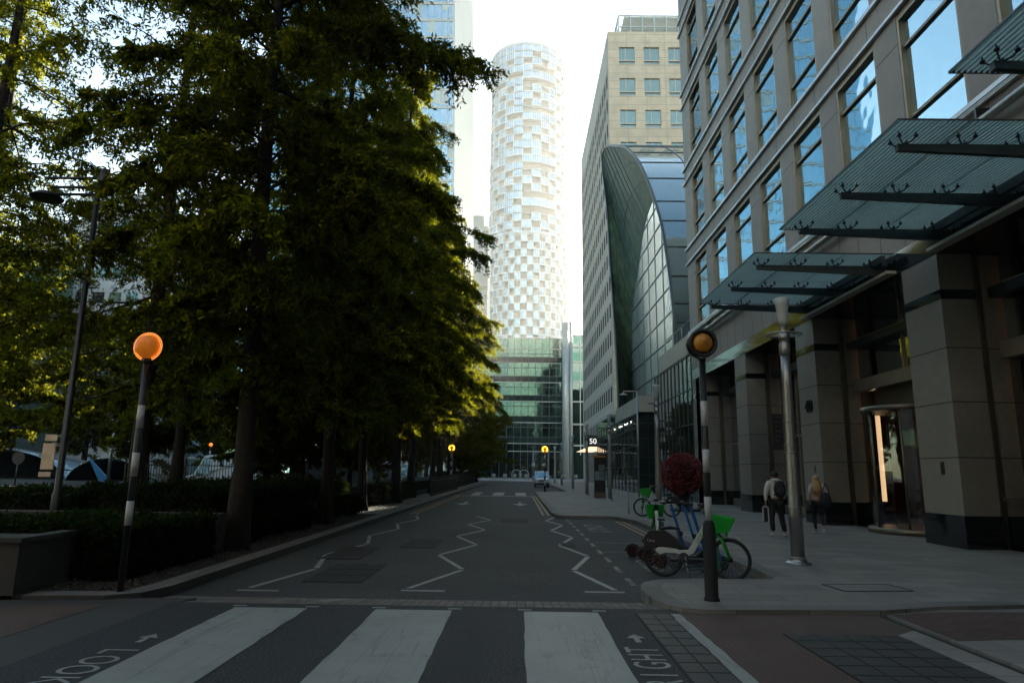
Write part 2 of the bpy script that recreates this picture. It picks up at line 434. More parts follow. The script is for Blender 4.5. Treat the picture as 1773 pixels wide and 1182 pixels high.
    def build(s, name, mats, parent=None, fix=True):
        me = bpy.data.meshes.new(name)
        me.from_pydata(s.v, [], s.f)
        if not isinstance(mats, (list, tuple)): mats = [mats]
        for m in mats: me.materials.append(m)
        if len(mats) > 1: me.polygons.foreach_set('material_index', s.mi)
        me.polygons.foreach_set('use_smooth', s.sm)
        if fix:
            bm = bmesh.new(); bm.from_mesh(me)
            bmesh.ops.recalc_face_normals(bm, faces=bm.faces); bm.to_mesh(me); bm.free()
        me.update()
        o = bpy.data.objects.new(name, me); COL.objects.link(o)
        if parent: o.parent = parent
        return o

def tag(o, label, cat, group=None):
    o['label'] = label; o['category'] = cat
    if group: o['group'] = group
    return o
def struct(o): o['kind'] = 'structure'; return o
def stuff(o): o['kind'] = 'stuff'; return o
def thing(name, label, cat, loc=(0, 0, 0), rz=0, group=None):
    o = bpy.data.objects.new(name, None); COL.objects.link(o)
    o.empty_display_size = .2
    o.location = loc; o.rotation_euler = (0, 0, rz)
    return tag(o, label, cat, group)
def dup(root, loc=None, rz=None, label=None, group=None, scale=None):
    def cp(o, par):
        c = o.copy(); COL.objects.link(c)
        if par: c.parent = par
        for ch in kids[o.name]: cp(ch, c)
        return c
    kids = {}
    def walk(o):
        kids[o.name] = list(o.children)
        for ch in o.children: walk(ch)
    walk(root)
    r = cp(root, None)
    if loc is not None: r.location = loc
    if rz is not None: r.rotation_euler[2] = rz
    if label: r['label'] = label
    if group: r['group'] = group
    if scale: r.scale = (scale,) * 3 if isinstance(scale, (int, float)) else scale
    return r
def text_mesh(name, txt, size, mat, matrix, parent=None, depth=.0, align='CENTER', sx=1.0):
    cu = bpy.data.curves.new(name, 'FONT'); cu.body = txt; cu.size = size; cu.align_x = align; cu.align_y = 'CENTER'; cu.extrude = depth
    to = bpy.data.objects.new(name + '_tmp', cu); COL.objects.link(to)
    dg = bpy.context.evaluated_depsgraph_get(); me = bpy.data.meshes.new_from_object(to.evaluated_get(dg))
    bpy.data.objects.remove(to); me.name = name
    me.transform(Matrix.Diagonal((sx, 1, 1, 1))); me.transform(matrix)
    me.materials.clear(); me.materials.append(mat)
    o = bpy.data.objects.new(name, me); COL.objects.link(o)
    if parent: o.parent = parent
    return o
# ================================================================== SETTING: ground, roads, pavements
rnd = random.Random(7)
mb = MB(); mb.quad((-700, -150, -.30), (700, -150, -.30), (700, 900, -.30), (-700, 900, -.30))
struct(mb.build('ground', M['ground'], fix=False))
RZ = -.08
mb = MB(); mb.quad((-5.0, 9.84, RZ), (8, 9.84, RZ), (8, 125, RZ), (-5.0, 125, RZ)); mb.quad((-60, 100, RZ - .004), (-5.0, 100, RZ - .004), (-5.0, 125, RZ - .004), (-60, 125, RZ - .004))
struct(mb.build('road', M['asphalt'], fix=False))
# raised crossing table, with its sides
mb = MB(); mb.box(-4.36, 2.0, -12, 9.02, -.25, 0)
struct(mb.build('crossing_road', M['asphalt_fresh']))
# ramp of pavers down to the road
mb = MB(); mb.add([(-4.8, 9.02, -.003), (1.9, 9.02, -.003), (1.9, 9.86, RZ + .003), (-4.8, 9.86, RZ + .003), (-4.8, 9.02, -.25), (1.9, 9.02, -.25), (1.9, 9.86, -.25), (-4.8, 9.86, -.25)],
                  [(0, 1, 2, 3), (0, 4, 5, 1), (1, 5, 6, 2), (2, 6, 7, 3), (3, 7, 4, 0)])
struct(mb.build('paver_ramp_road', M['paver']))
# right pavement
curve = [(1.84, 10.55), (1.78, 10.2), (1.78, 9.8), (1.82, 9.4), (1.90, 9.05), (2.05, 8.85), (2.3, 8.76)]
PR = curve + [(4.55, 8.88), (5.45, 9.2), (6.67, 9.42), (10.3, 9.5), (12.3, 9.5), (12.3, 57), (13.5, 57), (13.5, 95), (16, 95), (16, 125), (4.3, 112), (4.2, 110), (4.2, 61), (3.9, 58.6), (1.6, 58.0), (1.40, 57), (1.38, 28.2), (1.5, 27.0), (1.75, 26.7), (2.1, 26.6), (3.5, 26.7), (3.75, 26.4), (4.15, 24.4), (4.17, 11.5), (4.1, 11.35), (2.8, 11.27), (2.2, 11.1), (1.95, 10.85)]
mb = MB(); mb.prism(PR, -.25, .05)
struct(mb.build('pavement', M['paving']))
def offset_strip(pts, w, z, closed=False, side=1):
    out = []; n = len(pts)
    for i in range(n):
        a = Vector(pts[max(i - 1, 0)]); b = Vector(pts[min(i + 1, n - 1)]); d = (b - a).normalized(); nn = Vector((-d.y, d.x)) * side * w
        out.append((pts[i][0] + nn.x, pts[i][1] + nn.y))
    m = MB()
    for i in range(n - 1):
        m.quad((*pts[i], z), (*pts[i + 1], z), (*out[i + 1], z), (*out[i], z))
    return m
E1 = [(6.67, 9.42), (5.45, 9.2), (4.55, 8.88), (2.3, 8.76), (2.05, 8.85), (1.90, 9.05), (1.82, 9.4), (1.78, 9.8), (1.78, 10.2), (1.84, 10.55), (1.95, 10.85), (2.2, 11.1), (2.8, 11.27)]
m1 = offset_strip(E1, .30, .054, side=-1)
for seg in ([(4.17, 11.6), (4.15, 24.4), (3.75, 26.4)], [(3.5, 26.7), (2.1, 26.6), (1.75, 26.7), (1.5, 27.0), (1.38, 28.2), (1.40, 57), (1.6, 58.0), (3.9, 58.6)], [(4.2, 61), (4.2, 110)]):
    s_ = offset_strip(seg, .30, .054, side=-1); m1.add(s_.v, s_.f)
struct(m1.build('kerb', M['kerbstone'], fix=False))
# plaza at the end
mb = MB(); mb.prism([(-60, 125), (-5.0, 125), (4.3, 112), (16, 125), (60, 125), (60, 200), (-60, 200)], -.25, .055)
struct(mb.build('plaza_pavement', M['paving_far']))
# near right: tactile paving, red blocks, granite
mb = MB(); mb.prism([(2.0, -12), (4.42, -12), (4.42, 9.0), (2.0, 9.0)], -.25, .001)
struct(mb.build('tactile_pavement', M['tactile']))
mb = MB(); mb.prism([(4.57, -12), (40, -12), (40, 9.6), (4.57, 9.6)], -.25, .004)
struct(mb.build('side_pavement', M['paving']))
mb = MB(); mb.quad((4.60, 7.55, .008), (9.0, 8.2, .008), (14, 9.4, .008), (5.4, 9.1, .008), (4.60, 8.85, .008))
struct(mb.build('red_pavement', M['redpave'], fix=False))
mb = MB(); mb.prism([(4.42, -12), (4.57, -12), (4.57, 9.0), (4.42, 9.0)], -.25, -.03)
struct(mb.build('drain_channel_road', M['joint']))
mb = MB(); mb.quad((3.75, 5.2, .006), (4.41, 5.2, .006), (4.41, 8.0, .006), (3.75, 7.5, .006))
struct(mb.build('granite_pavement', M['paving'], fix=False))
# white edge line, wavy
def paint_strip(name, pts, w, z, mat, jig=0, seed=1):
    r = random.Random(seed); m = MB(); L = []
    for (a, b) in zip(pts[:-1], pts[1:]):
        n = max(1, int((Vector(b) - Vector(a)).length / .18)) if jig else 1
        for i in range(n): L.append((a[0] + (b[0] - a[0]) * i / n, a[1] + (b[1] - a[1]) * i / n))
    L.append(pts[-1]); ex = []
    for i, p in enumerate(L):
        a = Vector(L[max(i - 1, 0)]); b = Vector(L[min(i + 1, len(L) - 1)]); d = (b - a).normalized()
        nn = Vector((-d.y, d.x))
        ex.append((p[0] + nn.x * (w / 2 + r.uniform(-jig, jig)), p[1] + nn.y * (w / 2 + r.uniform(-jig, jig)), p[0] - nn.x * (w / 2 + r.uniform(-jig, jig)), p[1] - nn.y * (w / 2 + r.uniform(-jig, jig))))
    for i in range(len(L) - 1):
        a, b = ex[i], ex[i + 1]
        m.quad((a[0], a[1], z), (a[2], a[3], z), (b[2], b[3], z), (b[0], b[1], z))
    return m
marks = MB()
def addm(m): marks.add(m.v, m.f)
addm(paint_strip('', [(1.93, 8.72), (1.93, 4.5), (1.93, 2)], .125, .0055, None, .012, 3))
# zebra stripes
for k, (x0, x1) in enumerate([(-3.45, -2.56), (-1.72, -.79), (.085, .995)]):
    r = random.Random(50 + k); L = []; Rr = []
    n = 26
    for i in range(n + 1):
        y = 8.73 + (2.2 - 8.73) * i / n
        L.append((x0 + r.uniform(-.008, .008), y)); Rr.append((x1 + r.uniform(-.008, .008), y))
    for i in range(n):
        marks.quad((*L[i + 1], .006), (*Rr[i + 1], .006), (*Rr[i], .006), (*L[i], .006))
    for x in (x0 - .03, x1 - .02):
        marks.quad((x - .04, 8.80, .006), (x + .13, 8.80, .006), (x + .13, 8.86, .006), (x - .04, 8.86, .006))
zr = RZ + .006
# give-way terminal bars and zigzags
for x0, x1, y in ((-4.10, -3.49, 10.37), (-1.72, -1.07, 10.55), (1.02, 1.62, 10.66)):
    marks.quad((x0, y - .05, zr), (x1, y - .05, zr), (x1, y + .06, zr), (x0, y + .06, zr))
def zig(xa, xb, y0, n, first):
    for i in range(n):
        a, b = (xa, xb) if (i % 2 == 0) == first else (xb, xa)
        ya, yb = y0 + 2.12 * i, y0 + 2.12 * (i + 1) - .14
        w = .05
        marks.quad((a - w, ya, zr), (a + w, ya, zr), (b + w, yb, zr), (b - w, yb, zr))
zig(-1.64, -1.0, 10.75, 8, True); zig(1.50, 1.04, 10.85, 8, True); zig(-4.0, -3.62, 10.6, 8, True)
# arrows on the road far ahead
for cx in (-2.95, .12):
    for p in ([(cx - .08, 37.2), (cx + .08, 37.2), (cx + .08, 40.4), (cx - .08, 40.4)], [(cx - .45, 38.3), (cx, 36.4), (cx + .45, 38.3)]):
        marks.quad(*[(a, b, zr) for a, b in p])
# far crossing
for x0, x1 in ((-3.55, -2.9), (-1.95, -1.1), (-.2, .65)):
    marks.quad((x0, 51.5, zr), (x1, 51.5, zr), (x1, 58.5, zr), (x0, 58.5, zr))
marks.quad((-4.5, 49.7, zr), (1.36, 49.7, zr), (1.36, 50.5, zr), (-4.5, 50.5, zr))
struct(marks.build('road_markings', M['paint'], fix=False))
old = MB()
# bay dashes
y = 11.3
while y < 27:
    old.quad((1.82, y, zr), (1.91, y, zr), (1.91, y + .75, zr), (1.82, y + .75, zr)); y += 1.42
for y in (17.9, 15.9):
    old.quad((1.95, y, zr), (4.0, y, zr), (4.0, y + .06, zr), (1.95, y + .06, zr))
for p in ([(-2.72, 8.95, .006), (-2.94, 9.69, RZ + .022), (-2.24, 9.75, RZ + .016)],): old.quad(*p)
struct(old.build('bay_road_markings', M['paint_old'], fix=False))
old = MB()
ylw = MB()
for dx in (0, .22):
    ylw.quad((-4.42 + dx, 28.3, zr), (-4.32 + dx, 28.3, zr), (-4.32 + dx, 49.5, zr), (-4.42 + dx, 49.5, zr))
    ylw.quad((1.02 + dx, 28.7, zr), (1.11 + dx, 28.7, zr), (1.11 + dx, 49.5, zr), (1.02 + dx, 49.5, zr))
    ylw.quad((3.62 + dx, 17, zr), (3.71 + dx, 17, zr), (3.66 + dx, 25.6, zr), (3.57 + dx, 25.6, zr))
struct(ylw.build('yellow_road_markings', M['yellow'], fix=False))
def ground_text(name, txt, size, org, xdir, ydir, z, mat, sx=1, sp=1.0):
    mt = Matrix(((xdir[0], ydir[0], 0, org[0]), (xdir[1], ydir[1], 0, org[1]), (0, 0, 1, z), (0, 0, 0, 1)))
    o = text_mesh(name, txt, size, mat, mt, None, 0, 'CENTER', sx)
    return struct(o)
for i, ch in enumerate('LOOK'):
    ground_text('look_road_marking', ch, .47, (-3.69, 6.64 - .295 * i), (0, -1), (1, 0), .006, M['paint'], .78)
for i, ch in enumerate('RIGHT'):
    ground_text('right_road_marking', ch, .47, (1.235, 5.93 + .265 * i - (.03 if ch == 'I' else 0)), (0, 1), (-1, 0), .006, M['paint'], .72)
for cx, cy in ((-3.68, 7.13), (1.24, 7.44)):
    m_ = MB()
    m_.quad((cx - .03, cy - .16, .006), (cx + .03, cy - .16, .006), (cx + .03, cy + .06, .006), (cx - .03, cy + .06, .006))
    m_.quad((cx - .10, cy + .02, .006), (cx + .10, cy + .02, .006), (cx, cy + .19, .006))
    struct(m_.build('arrow_road_marking', M['paint'], fix=False))
# worn bay lettering
ground_text('bay_road_lettering', 'MOTOR\nCYCLES', .75, (3.0, 14.3), (0, -1), (1, 0), zr, M['paint_old'], 1.1)
ground_text('bay_road_lettering', 'ONLY', .9, (2.5, 22.5), (0, -1), (1, 0), zr, M['paint_old'], 1.3)
# asphalt patches with iron covers: things of their own
def cover(x0, x1, y0, y1, z, mat, label, rows=3, cols=2):
    t = thing('manhole_cover', label, 'manhole cover', ((x0 + x1) / 2, (y0 + y1) / 2, z))
    w, h = x1 - x0, y1 - y0
    m = MB(); m.box(-w / 2, w / 2, -h / 2, h / 2, -.05, .005); m.build('frame', M['cover_iron'], t)
    m = MB(); g = .02
    for i in range(cols):
        for j in range(rows):
            m.box(-w / 2 + g + i * (w - g) / cols, -w / 2 + (i + 1) * (w - g) / cols, -h / 2 + g + j * (h - g) / rows, -h / 2 + (j + 1) * (h - g) / rows, .002, .009)
    m.build('plate', mat, t)
cover(-2.74, -1.93, 16.2, 18.3, RZ, M['cover_iron'], 'dark iron service cover in the road, the one beside the middle zigzag line')
cover(-3.42, -2.46, 11.2, 13.35, RZ, M['cover_iron'], 'largest dark iron service cover in the road, nearest the crossing')
cover(-3.97, -3.15, 14.0, 16.25, RZ, M['cover_iron'], 'dark iron service cover in the road tucked against the left kerbside zigzag')
cover(-.6, .38, 24.8, 26.4, RZ, M['cover_iron'], 'faint service cover in mid road where the zigzag lines end')
cover(1.06, 1.42, 16.9, 17.8, RZ, M['cover_iron'], 'small dark cover inside the right hand zigzag line by the bay')
cover(2.86, 4.1, 5.0, 7.75, .003, M['cover'], 'large grey gridded service cover set in the brown tactile paving', 9, 4)
cover(1.44, 1.86, 5.0, 8.70, .002, M['cover'], 'long narrow service cover beside the RIGHT lettering', 12, 2)
m = MB(); m.box(-.5, .5, -.28, .28, -.03, .006)
o = m.build('inspection_cover', M['paving'], None); o.location = (5.2, 10.6, .052); o.rotation_euler[2] = .1
tag(o, 'paving stone inspection cover outlined in the pavement near the striped post', 'manhole cover')
m = MB()
for a, b in (((-.52, -.3), (.52, -.3)), ((.52, -.3), (.52, .3)), ((.52, .3), (-.52, .3)), ((-.52, .3), (-.52, -.3))): m.bar((*a, .004), (*b, .004), .02, .008)
m.build('frame', M['joint'], o)

# left side: dropped pavement, kerb, planting bed
mb = MB(); mb.prism([(-40, -12), (-4.36, -12), (-4.36, 8.9), (-4.2, 9.3), (-4.6, 9.3), (-6.1, 9.02), (-40, 8.9)], -.25, -.001)
struct(mb.build('left_pavement', M['kerbside']))
mb = MB(); mb.quad((-5.1, 8.8, .004), (-7.0, 8.35, .004), (-8.5, 3, .004), (-5.1, 3, .004))
struct(mb.build('left_tactile_pavement', M['tactile'], fix=False))
KL = [(-6.3, 9.0), (-5.3, 9.1), (-4.95, 9.35), (-4.83, 9.9), (-4.82, 57), (-4.7, 66), (-4.3, 100)]
mb = MB(); mb.prism(KL + [(-60, 100), (-60, 9.0)], -.25, .045)
struct(mb.build('planting_bed_terrain', M['soil']))
s_ = offset_strip(KL, .34, .052, side=1)
struct(s_.build('left_kerb', M['kerbstone'], fix=False))
m = MB()
for a, b in zip(KL[:-1], KL[1:]): m.quad((*a, -.2), (*b, -.2), (*b, .052), (*a, .052))
for v in range(len(m.v)): m.v[v] = (m.v[v][0] + .004, m.v[v][1] - .004, m.v[v][2])
struct(m.build('left_kerb_face', M['kerbside'], fix=False))
mb = MB(); mb.quad((-6.6, 26, .056), (-5.2, 26, .056), (-5.2, 100, .056), (-6.6, 100, .056))
struct(mb.build('park_path', M['paving'], fix=False))
# ================================================================== RIGHT: granite office block
FX = 10.4
off = thing('office_building', 'grey granite office block with recessed windows over a pillared entrance on the right', 'building', (FX, 17, 0))
def P(mb, name, mat, root, loc=None):
    """build in world coordinates under a root that sits at root.location (no rotation)"""
    l = root.location if loc is None else Vector(loc)
    mb.v = [(v[0] - l.x, v[1] - l.y, v[2] - l.z) for v in mb.v]
    return mb.build(name, mat, root)
Y0, Y1, ZT = -24.0, 40.45, 48.0
WN, WW, WP = 18.11, 2.46, 3.63           # near edge of window 0, width, pitch
ZR, ZP, WH = 10.12, 5.25, 4.2            # first sill, storey, window height
ks = list(range(-11, 6)); js = list(range(0, 7))
m = MB()
edges = [Y0] + [v for k in ks for v in (WN + WP * k, WN + WP * k + WW)] + [Y1]
TR = .42
m.box(FX, FX + TR, Y0, Y1, 7.76, ZR)                       # fascia
for j in js: m.box(FX, FX + TR, Y0, Y1, ZR + ZP * j + WH, ZR + ZP * (j + 1))   # spandrels
for i in range(0, len(edges), 2):
    for j in js: m.box(FX, FX + TR, edges[i], edges[i + 1], ZR + ZP * j, ZR + ZP * j + WH)
m.box(FX, FX + TR, Y0, Y1, ZR + ZP * 7, ZT)
m.box(FX + TR + .02, 40, Y0, Y1, 7.2, ZT)
m.box(FX + TR - .1, 40, Y1 - .02, Y1 + .003, 7.2, ZT - .1)
# joints of the stone panels
m.cur = 1
for k in range(-11, 7):
    yc = WN + WP * k - (WP - WW) / 2
    for j in range(7):
        m.box(FX - .004, FX, yc - .59, yc + .59, ZR + ZP * j + WH * .79, ZR + ZP * j + WH * .79 + .018)
        for d in (-.9, .9): m.box(FX - .004, FX, yc + d - .008, yc + d + .008, ZR + ZP * j + WH + .08, ZR + ZP * (j + 1) - .08)
    for d in (-1.2, 0, 1.2): m.box(FX - .004, FX, yc + d - .008, yc + d + .008, 7.78, 9.9)
P(m, 'wall', [M['granite_up'], M['joint']], off)
for j in range(8):
    m = MB()
    m.box(FX - .12, FX, Y0, Y1 + .1, ZR + ZP * j - .10, ZR + ZP * j + .02)
    P(m, 'string_course', M['ledge_metal'], off)
    m = MB()
    if j < 7: m.box(FX - .12, FX, Y0, Y1 + .1, ZR + ZP * j + WH, ZR + ZP * j + WH + .09); P(m, 'string_course', M['ledge_metal'], off)
def win_src(glass):
    w = MB(); w.box(.15, .19, 0, WW, 0, WH)
    g = w.build('window', glass, off)
    f = MB()
    f.box(.012, .15, WW - .10, WW - .002, .02, WH - .002); f.box(.012, .15, .002, .08, .02, WH - .002)
    f.box(.09, .15, .08, WW - .1, .02, .10)
    f.box(.02, .15, .08, WW - .1, WH - .22, WH - .002)
    fo = f.build('window_frame', M['frame'], g)
    f = MB()
    f.box(.07, .15, .08, WW - .10, 1.02, 1.10); f.build('transom', M['mullion'], g)
    f = MB(); f.box(.07, .15, .08, WW - .10, WH - 1.08, WH - 1.0); f.build('transom', M['mullion'], g)
    return g
wa = win_src(M['glass_win']); wb = win_src(M['glass_win_far']); first = {0: wa, 1: wb}
for k in ks:
    for j in js:
        s = 1 if k == 5 else 0
        if k < -3 and j > 1: continue
        if first.get(s): w = first.pop(s); src = {0: wa, 1: wb}[s]
        else:
            src = {0: wa, 1: wb}[s]; w = src.copy(); COL.objects.link(w)
            for ch in list(src.children):
                c = ch.copy(); COL.objects.link(c); c.parent = w
        w.parent = off; w.location = (0, WN + WP * k - 17, ZR + ZP * j)
        w.location.x = 0
# dark polished band, soffit, pillars
m = MB(); m.box(FX - .015, FX + 2.3, Y0, Y1, 7.16, 7.755)
P(m, 'lintel_band', M['granite_black'], off)
PY = [17.07 + 7.26 * k for k in range(-5, 4)] + [39.6]
for i, yc in enumerate(PY):
    hw = .78
    m = MB(); zs = [.05, .80, 2.13, 3.45, 4.77, 6.02]
    m.box(FX, FX + .85, yc - hw, yc + hw, .80, 7.158)
    zz_ = m; m = MB(); m.box(FX - .03, FX + .88, yc - hw - .03, yc + hw + .03, .04, .80); P(m, 'pillar_base', M['granite_black'], off)
    m = zz_; m.cur = 1
    for z in (2.13, 3.45, 4.77): m.box(FX - .003, FX + .853, yc - hw - .003, yc + hw + .003, z, z + .022)
    P(m, 'pillar', [M['granite_pier'], M['joint']], off)
    m = MB(); m.box(FX - .012, FX + .86, yc - hw - .012, yc + hw + .012, 6.0, 6.24); P(m, 'pillar_band', M['granite_black'], off)
    # inner stone jamb behind the pillar
    m = MB(); m.box(FX + 1.12, FX + 1.85, yc - hw + .1, yc + hw - .1, .80, 7.158); zz_ = m
    m = MB(); m.box(FX + 1.10, FX + 1.87, yc - hw + .08, yc + hw - .08, .04, .80); P(m, 'inner_pillar_base', M['granite_black'], off)
    m = zz_; m.cur = 1
    for z in (2.13, 3.45, 4.77): m.box(FX + 1.117, FX + 1.853, yc - hw + .097, yc + hw - .097, z, z + .022)
    P(m, 'inner_pillar', [M['granite_pier'], M['joint']], off)
    m = MB(); m.box(FX + .86, FX + 1.11, yc - hw + .16, yc + hw - .16, .04, 7.158); P(m, 'bronze_reveal', M['mullion'], off)
# bays between the pillars
GX = FX + 1.5
for i in range(len(PY) - 1):
    a, b = PY[i] + .80, PY[i + 1] - .80
    pass
    m = MB(); m.box(GX, GX + .04, a, b, 4.95 if i in (4, 5) else .4, 7.15)
    P(m, 'shop_window', M['glass_ground'], off)
    m = MB()
    m.box(GX - .35, GX - .02, a, b, 6.03, 6.30)
    P(m, 'transom_beam', M['steel_dark'], off)
    m = MB(); m.box(GX - .37, GX - .352, a, b, 6.27, 6.30); P(m, 'transom_edge', M['steel'], off)
    m = MB()
    n = 2 if i in (4, 5) else 3
    for q in range(1, n):
        y = a + (b - a) * q / n; m.box(GX - .06, GX - .002, y - .03, y + .03, 4.95 if i in (4, 5) else .4, 7.15)
    if i in (4, 5):
        m.box(GX - .22, GX + .1, a, b, 4.52, 4.94)
    else:
        m.box(GX - .10, GX + .05, a, b, .05, .40); m.box(GX - .05, GX - .003, a, b, 3.3, 3.38)
    P(m, 'shopfront_frame', M['frame'], off)
    if i in (4, 5):
        for (da, db) in (((0, .75)), ((-.75, 0))):
            ya = a if da == 0 else b - .75
            m = MB(); m.box(GX - .03, GX + .02, ya, ya + .75, .1, 4.5); P(m, 'side_light', M['glass_door'], off)
        # revolving door drum
        yc = (a + b) / 2
        m = MB()
        for t in range(0, 360, 15):
            if t % 180 in (60, 75, 90, 105): continue
            t0, t1 = R_(t), R_(t + 15); r = 1.35
            m.quad((GX + r * math.cos(t0) * .9, yc + r * math.sin(t0), .1), (GX + r * math.cos(t1) * .9, yc + r * math.sin(t1), .1), (GX + r * math.cos(t1) * .9, yc + r * math.sin(t1), 3.6), (GX + r * math.cos(t0) * .9, yc + r * math.sin(t0), 3.6))
        dr = P(m, 'revolving_door', M['glass_door'], off)
        m = MB(); m.lathe([(1.36, 3.6), (1.36, 3.75)], (GX, yc, 0), 24); m.box(GX + .1, GX + .16, a + .75, b - .75, 3.75, 4.52)
        P(m, 'door_canopy', M['mullion'], off)
        m = MB()
        for t in (0, 45, 90, 135, 180, 225, 270, 315):
            m.tube([(GX + 1.35 * .9 * math.cos(R_(t)), yc + 1.35 * math.sin(R_(t)), .05), (GX + 1.35 * .9 * math.cos(R_(t)), yc + 1.35 * math.sin(R_(t)), 3.6)], .035, 6)
        m.lathe([(1.40, .0), (1.40, .16)], (GX, yc, 0.05), 24)
        P(m, 'door_frame', M['mullion'], off)
# lobby interior
m = MB(); m.box(17.0, 17.2, 8, 33, .05, 7.1); P(m, 'lobby_wall', M['lobby_wall'], off)
m = MB(); m.box(15.5, 15.7, 13.8, 20.3, 2.4, 7.0); P(m, 'lobby_stone_wall', M['lobby_stone'], off)
m = MB(); m.box(12.3, 12.5, 33, Y1, .05, 7.1); m.box(12.3, 12.5, Y0, 8, .05, 7.1); m.box(12.3, 17, 7.9, 8, .05, 7.1); m.box(12.3, 17, 33, 33.1, .05, 7.1)
P(m, 'dark_inner_wall', M['red_brown'], off)
m = MB(); m.box(FX + 1.0, 17, 8, 33, .03, .054); P(m, 'lobby_floor', M['granite_black'], off)
m = MB(); m.box(13.42, 13.5, 25.45, 26.25, .78, 4.2)
P(m, 'light_strip', M['strip'], off)
m = MB(); m.box(16.85, 16.95, 16.5, 20.4, 4.2, 5.9); P(m, 'lit_wall_panel', emit('warm_panel', (1, .52, .30), .16), off)  # wall made to glow in place of warm lamp-lit stone
m = MB(); m.box(13.6, 13.64, 28.6, 28.66, 1.2, 4.0); P(m, 'light_strip', M['strip'], off)
for q, (lx_, ly_) in enumerate(((13.6, 19.2), (13.6, 20.6), (14.2, 26.6), (13.9, 12.6), (15.0, 22.4))):  # lights added to warm the lobby interior
    m = MB(); m.lathe([(.09, 0), (.09, .02)], (lx_, ly_, 6.9), 12); P(m, 'added_lobby_light', emit('added_warm_light_%d' % q, (1, .62, .35), 3.0), off)
m = MB(); m.box(13.0, 16.6, 8.4, 32.6, 7.02, 7.06); P(m, 'ceiling_fill_glow', emit('lobby_fill_glow', (1, .48, .22), .035), off)  # glowing ceiling sheet added to brighten the lobby
# the number on the second pillar
PB = PY[6]
mt = Matrix(((0, 0, -1, -.03), (-1, 0, 0, PB - 17 - .05), (0, 1, 0, 4.08), (0, 0, 0, 1)))
text_mesh('number_forty', '40', .62, M['black'], mt, off, .03)
m = MB(); m.box(FX - .012, FX, 16.85, 17.0, 1.75, 2.05); P(m, 'keypad', M['steel_dark'], off)
m = MB(); m.box(FX - .012, FX, 24.1, 24.22, 1.78, 2.02); P(m, 'keypad', M['steel_dark'], off)
m = MB(); m.box(FX + .9, FX + 1.6, 16.2, 16.28, 1.15, 1.22); P(m, 'push_plate', M['steel'], off)
m = MB(); m.box(FX - .02, FX, 33.0, 33.3, 1, 1.3)
# pipes along the fascia
for (z, x, r) in ((9.95, .10, .045), (9.78, .24, .05), (9.58, .12, .035), (9.40, .26, .10)):
    m = MB(); m.tube([(FX - x, Y0, z), (FX - x, Y1, z)], r, 10); P(m, 'fascia_rail', M['steel'], off)
m = MB()
for k in range(-11, 7):
    y = WN + WP * k - .58; m.bar((FX, y, 9.6), (FX - .32, y, 9.6), .06, .3)
P(m, 'rail_bracket', M['steel_dark'], off)

# glass canopies
def canopy(ya, yb, label):
    t = thing('glass_canopy', label, 'canopy', (FX, (ya + yb) / 2, 7.7), 0, None)
    xa = 6.5; zg = 7.72
    m = MB(); n = 3
    w = (yb - ya) / 2
    for i in range(2):
        for q in range(3):
            m.box(xa + (FX - .05 - xa) * q / 3 + .008, xa + (FX - .05 - xa) * (q + 1) / 3 - .008, ya + w * i + .008, ya + w * (i + 1) - .008, zg, zg + .022)
    P(m, 'glass_panel', M['glass_canopy'], t)
    m = MB(); m.box(xa - .012, xa, ya, yb, zg - .004, zg + .028); m.box(xa, FX - .05, ya - .012, ya, zg - .004, zg + .028); m.box(xa, FX - .05, yb, yb + .012, zg - .004, zg + .028)
    P(m, 'glass_edge', M['steel_dark'], t)
    for i in range(3):
        y = ya + .55 + i * (yb - ya - 1.1) / 2
        m = MB()
        m.add([(xa + .25, y - .05, zg - .30), (xa + .25, y + .05, zg - .30), (xa + .25, y + .05, zg - .18), (xa + .25, y - .05, zg - .18),
               (FX + .1, y - .05, zg - .46), (FX + .1, y + .05, zg - .46), (FX + .1, y + .05, zg - .18), (FX + .1, y - .05, zg - .18)],
              [(0, 3, 2, 1), (4, 5, 6, 7), (0, 1, 5, 4), (1, 2, 6, 5), (2, 3, 7, 6), (3, 0, 4, 7)])
        bmo = P(m, 'beam', M['steel_dark'], t)
        for q in range(4):
            x = xa + .38 + q * 1.05
            m = MB()
            for sx in (-1, 1):
                for sy in (-1, 1):
                    e = (x + sx * .15, y + sy * .15, zg - .09)
                    m.tube([(x, y, zg - .17), (x + sx * .1, y + sy * .1, zg - .15), e], [.018, .014, .012], 6)
                    m.lathe([(.035, 0), (.04, .03), (.02, .045), (.012, .09)], (e[0], e[1], e[2] - .005), 8)
            m.lathe([(.035, -.22), (.035, -.15)], (x, y, zg), 8)
            P(m, 'spider_bracket', M['black'], t)
    m = MB(); m.bar((FX - .35, ya, zg - .14), (FX - .35, yb, zg - .14), .12, .2); P(m, 'rear_beam', M['steel_dark'], t)
    m = MB(); m.box(FX - .30, FX - .02, ya, yb, zg - .55, zg - .47); P(m, 'gutter', M['cream'], t)
canopy(18.05, 23.85, 'fritted glass entrance canopy farthest along the office front')
canopy(10.80, 16.20, 'fritted glass entrance canopy in the middle, above the nearest big granite pillar')
canopy(3.60, 9.40, 'fritted glass entrance canopy nearest the camera at the top right')

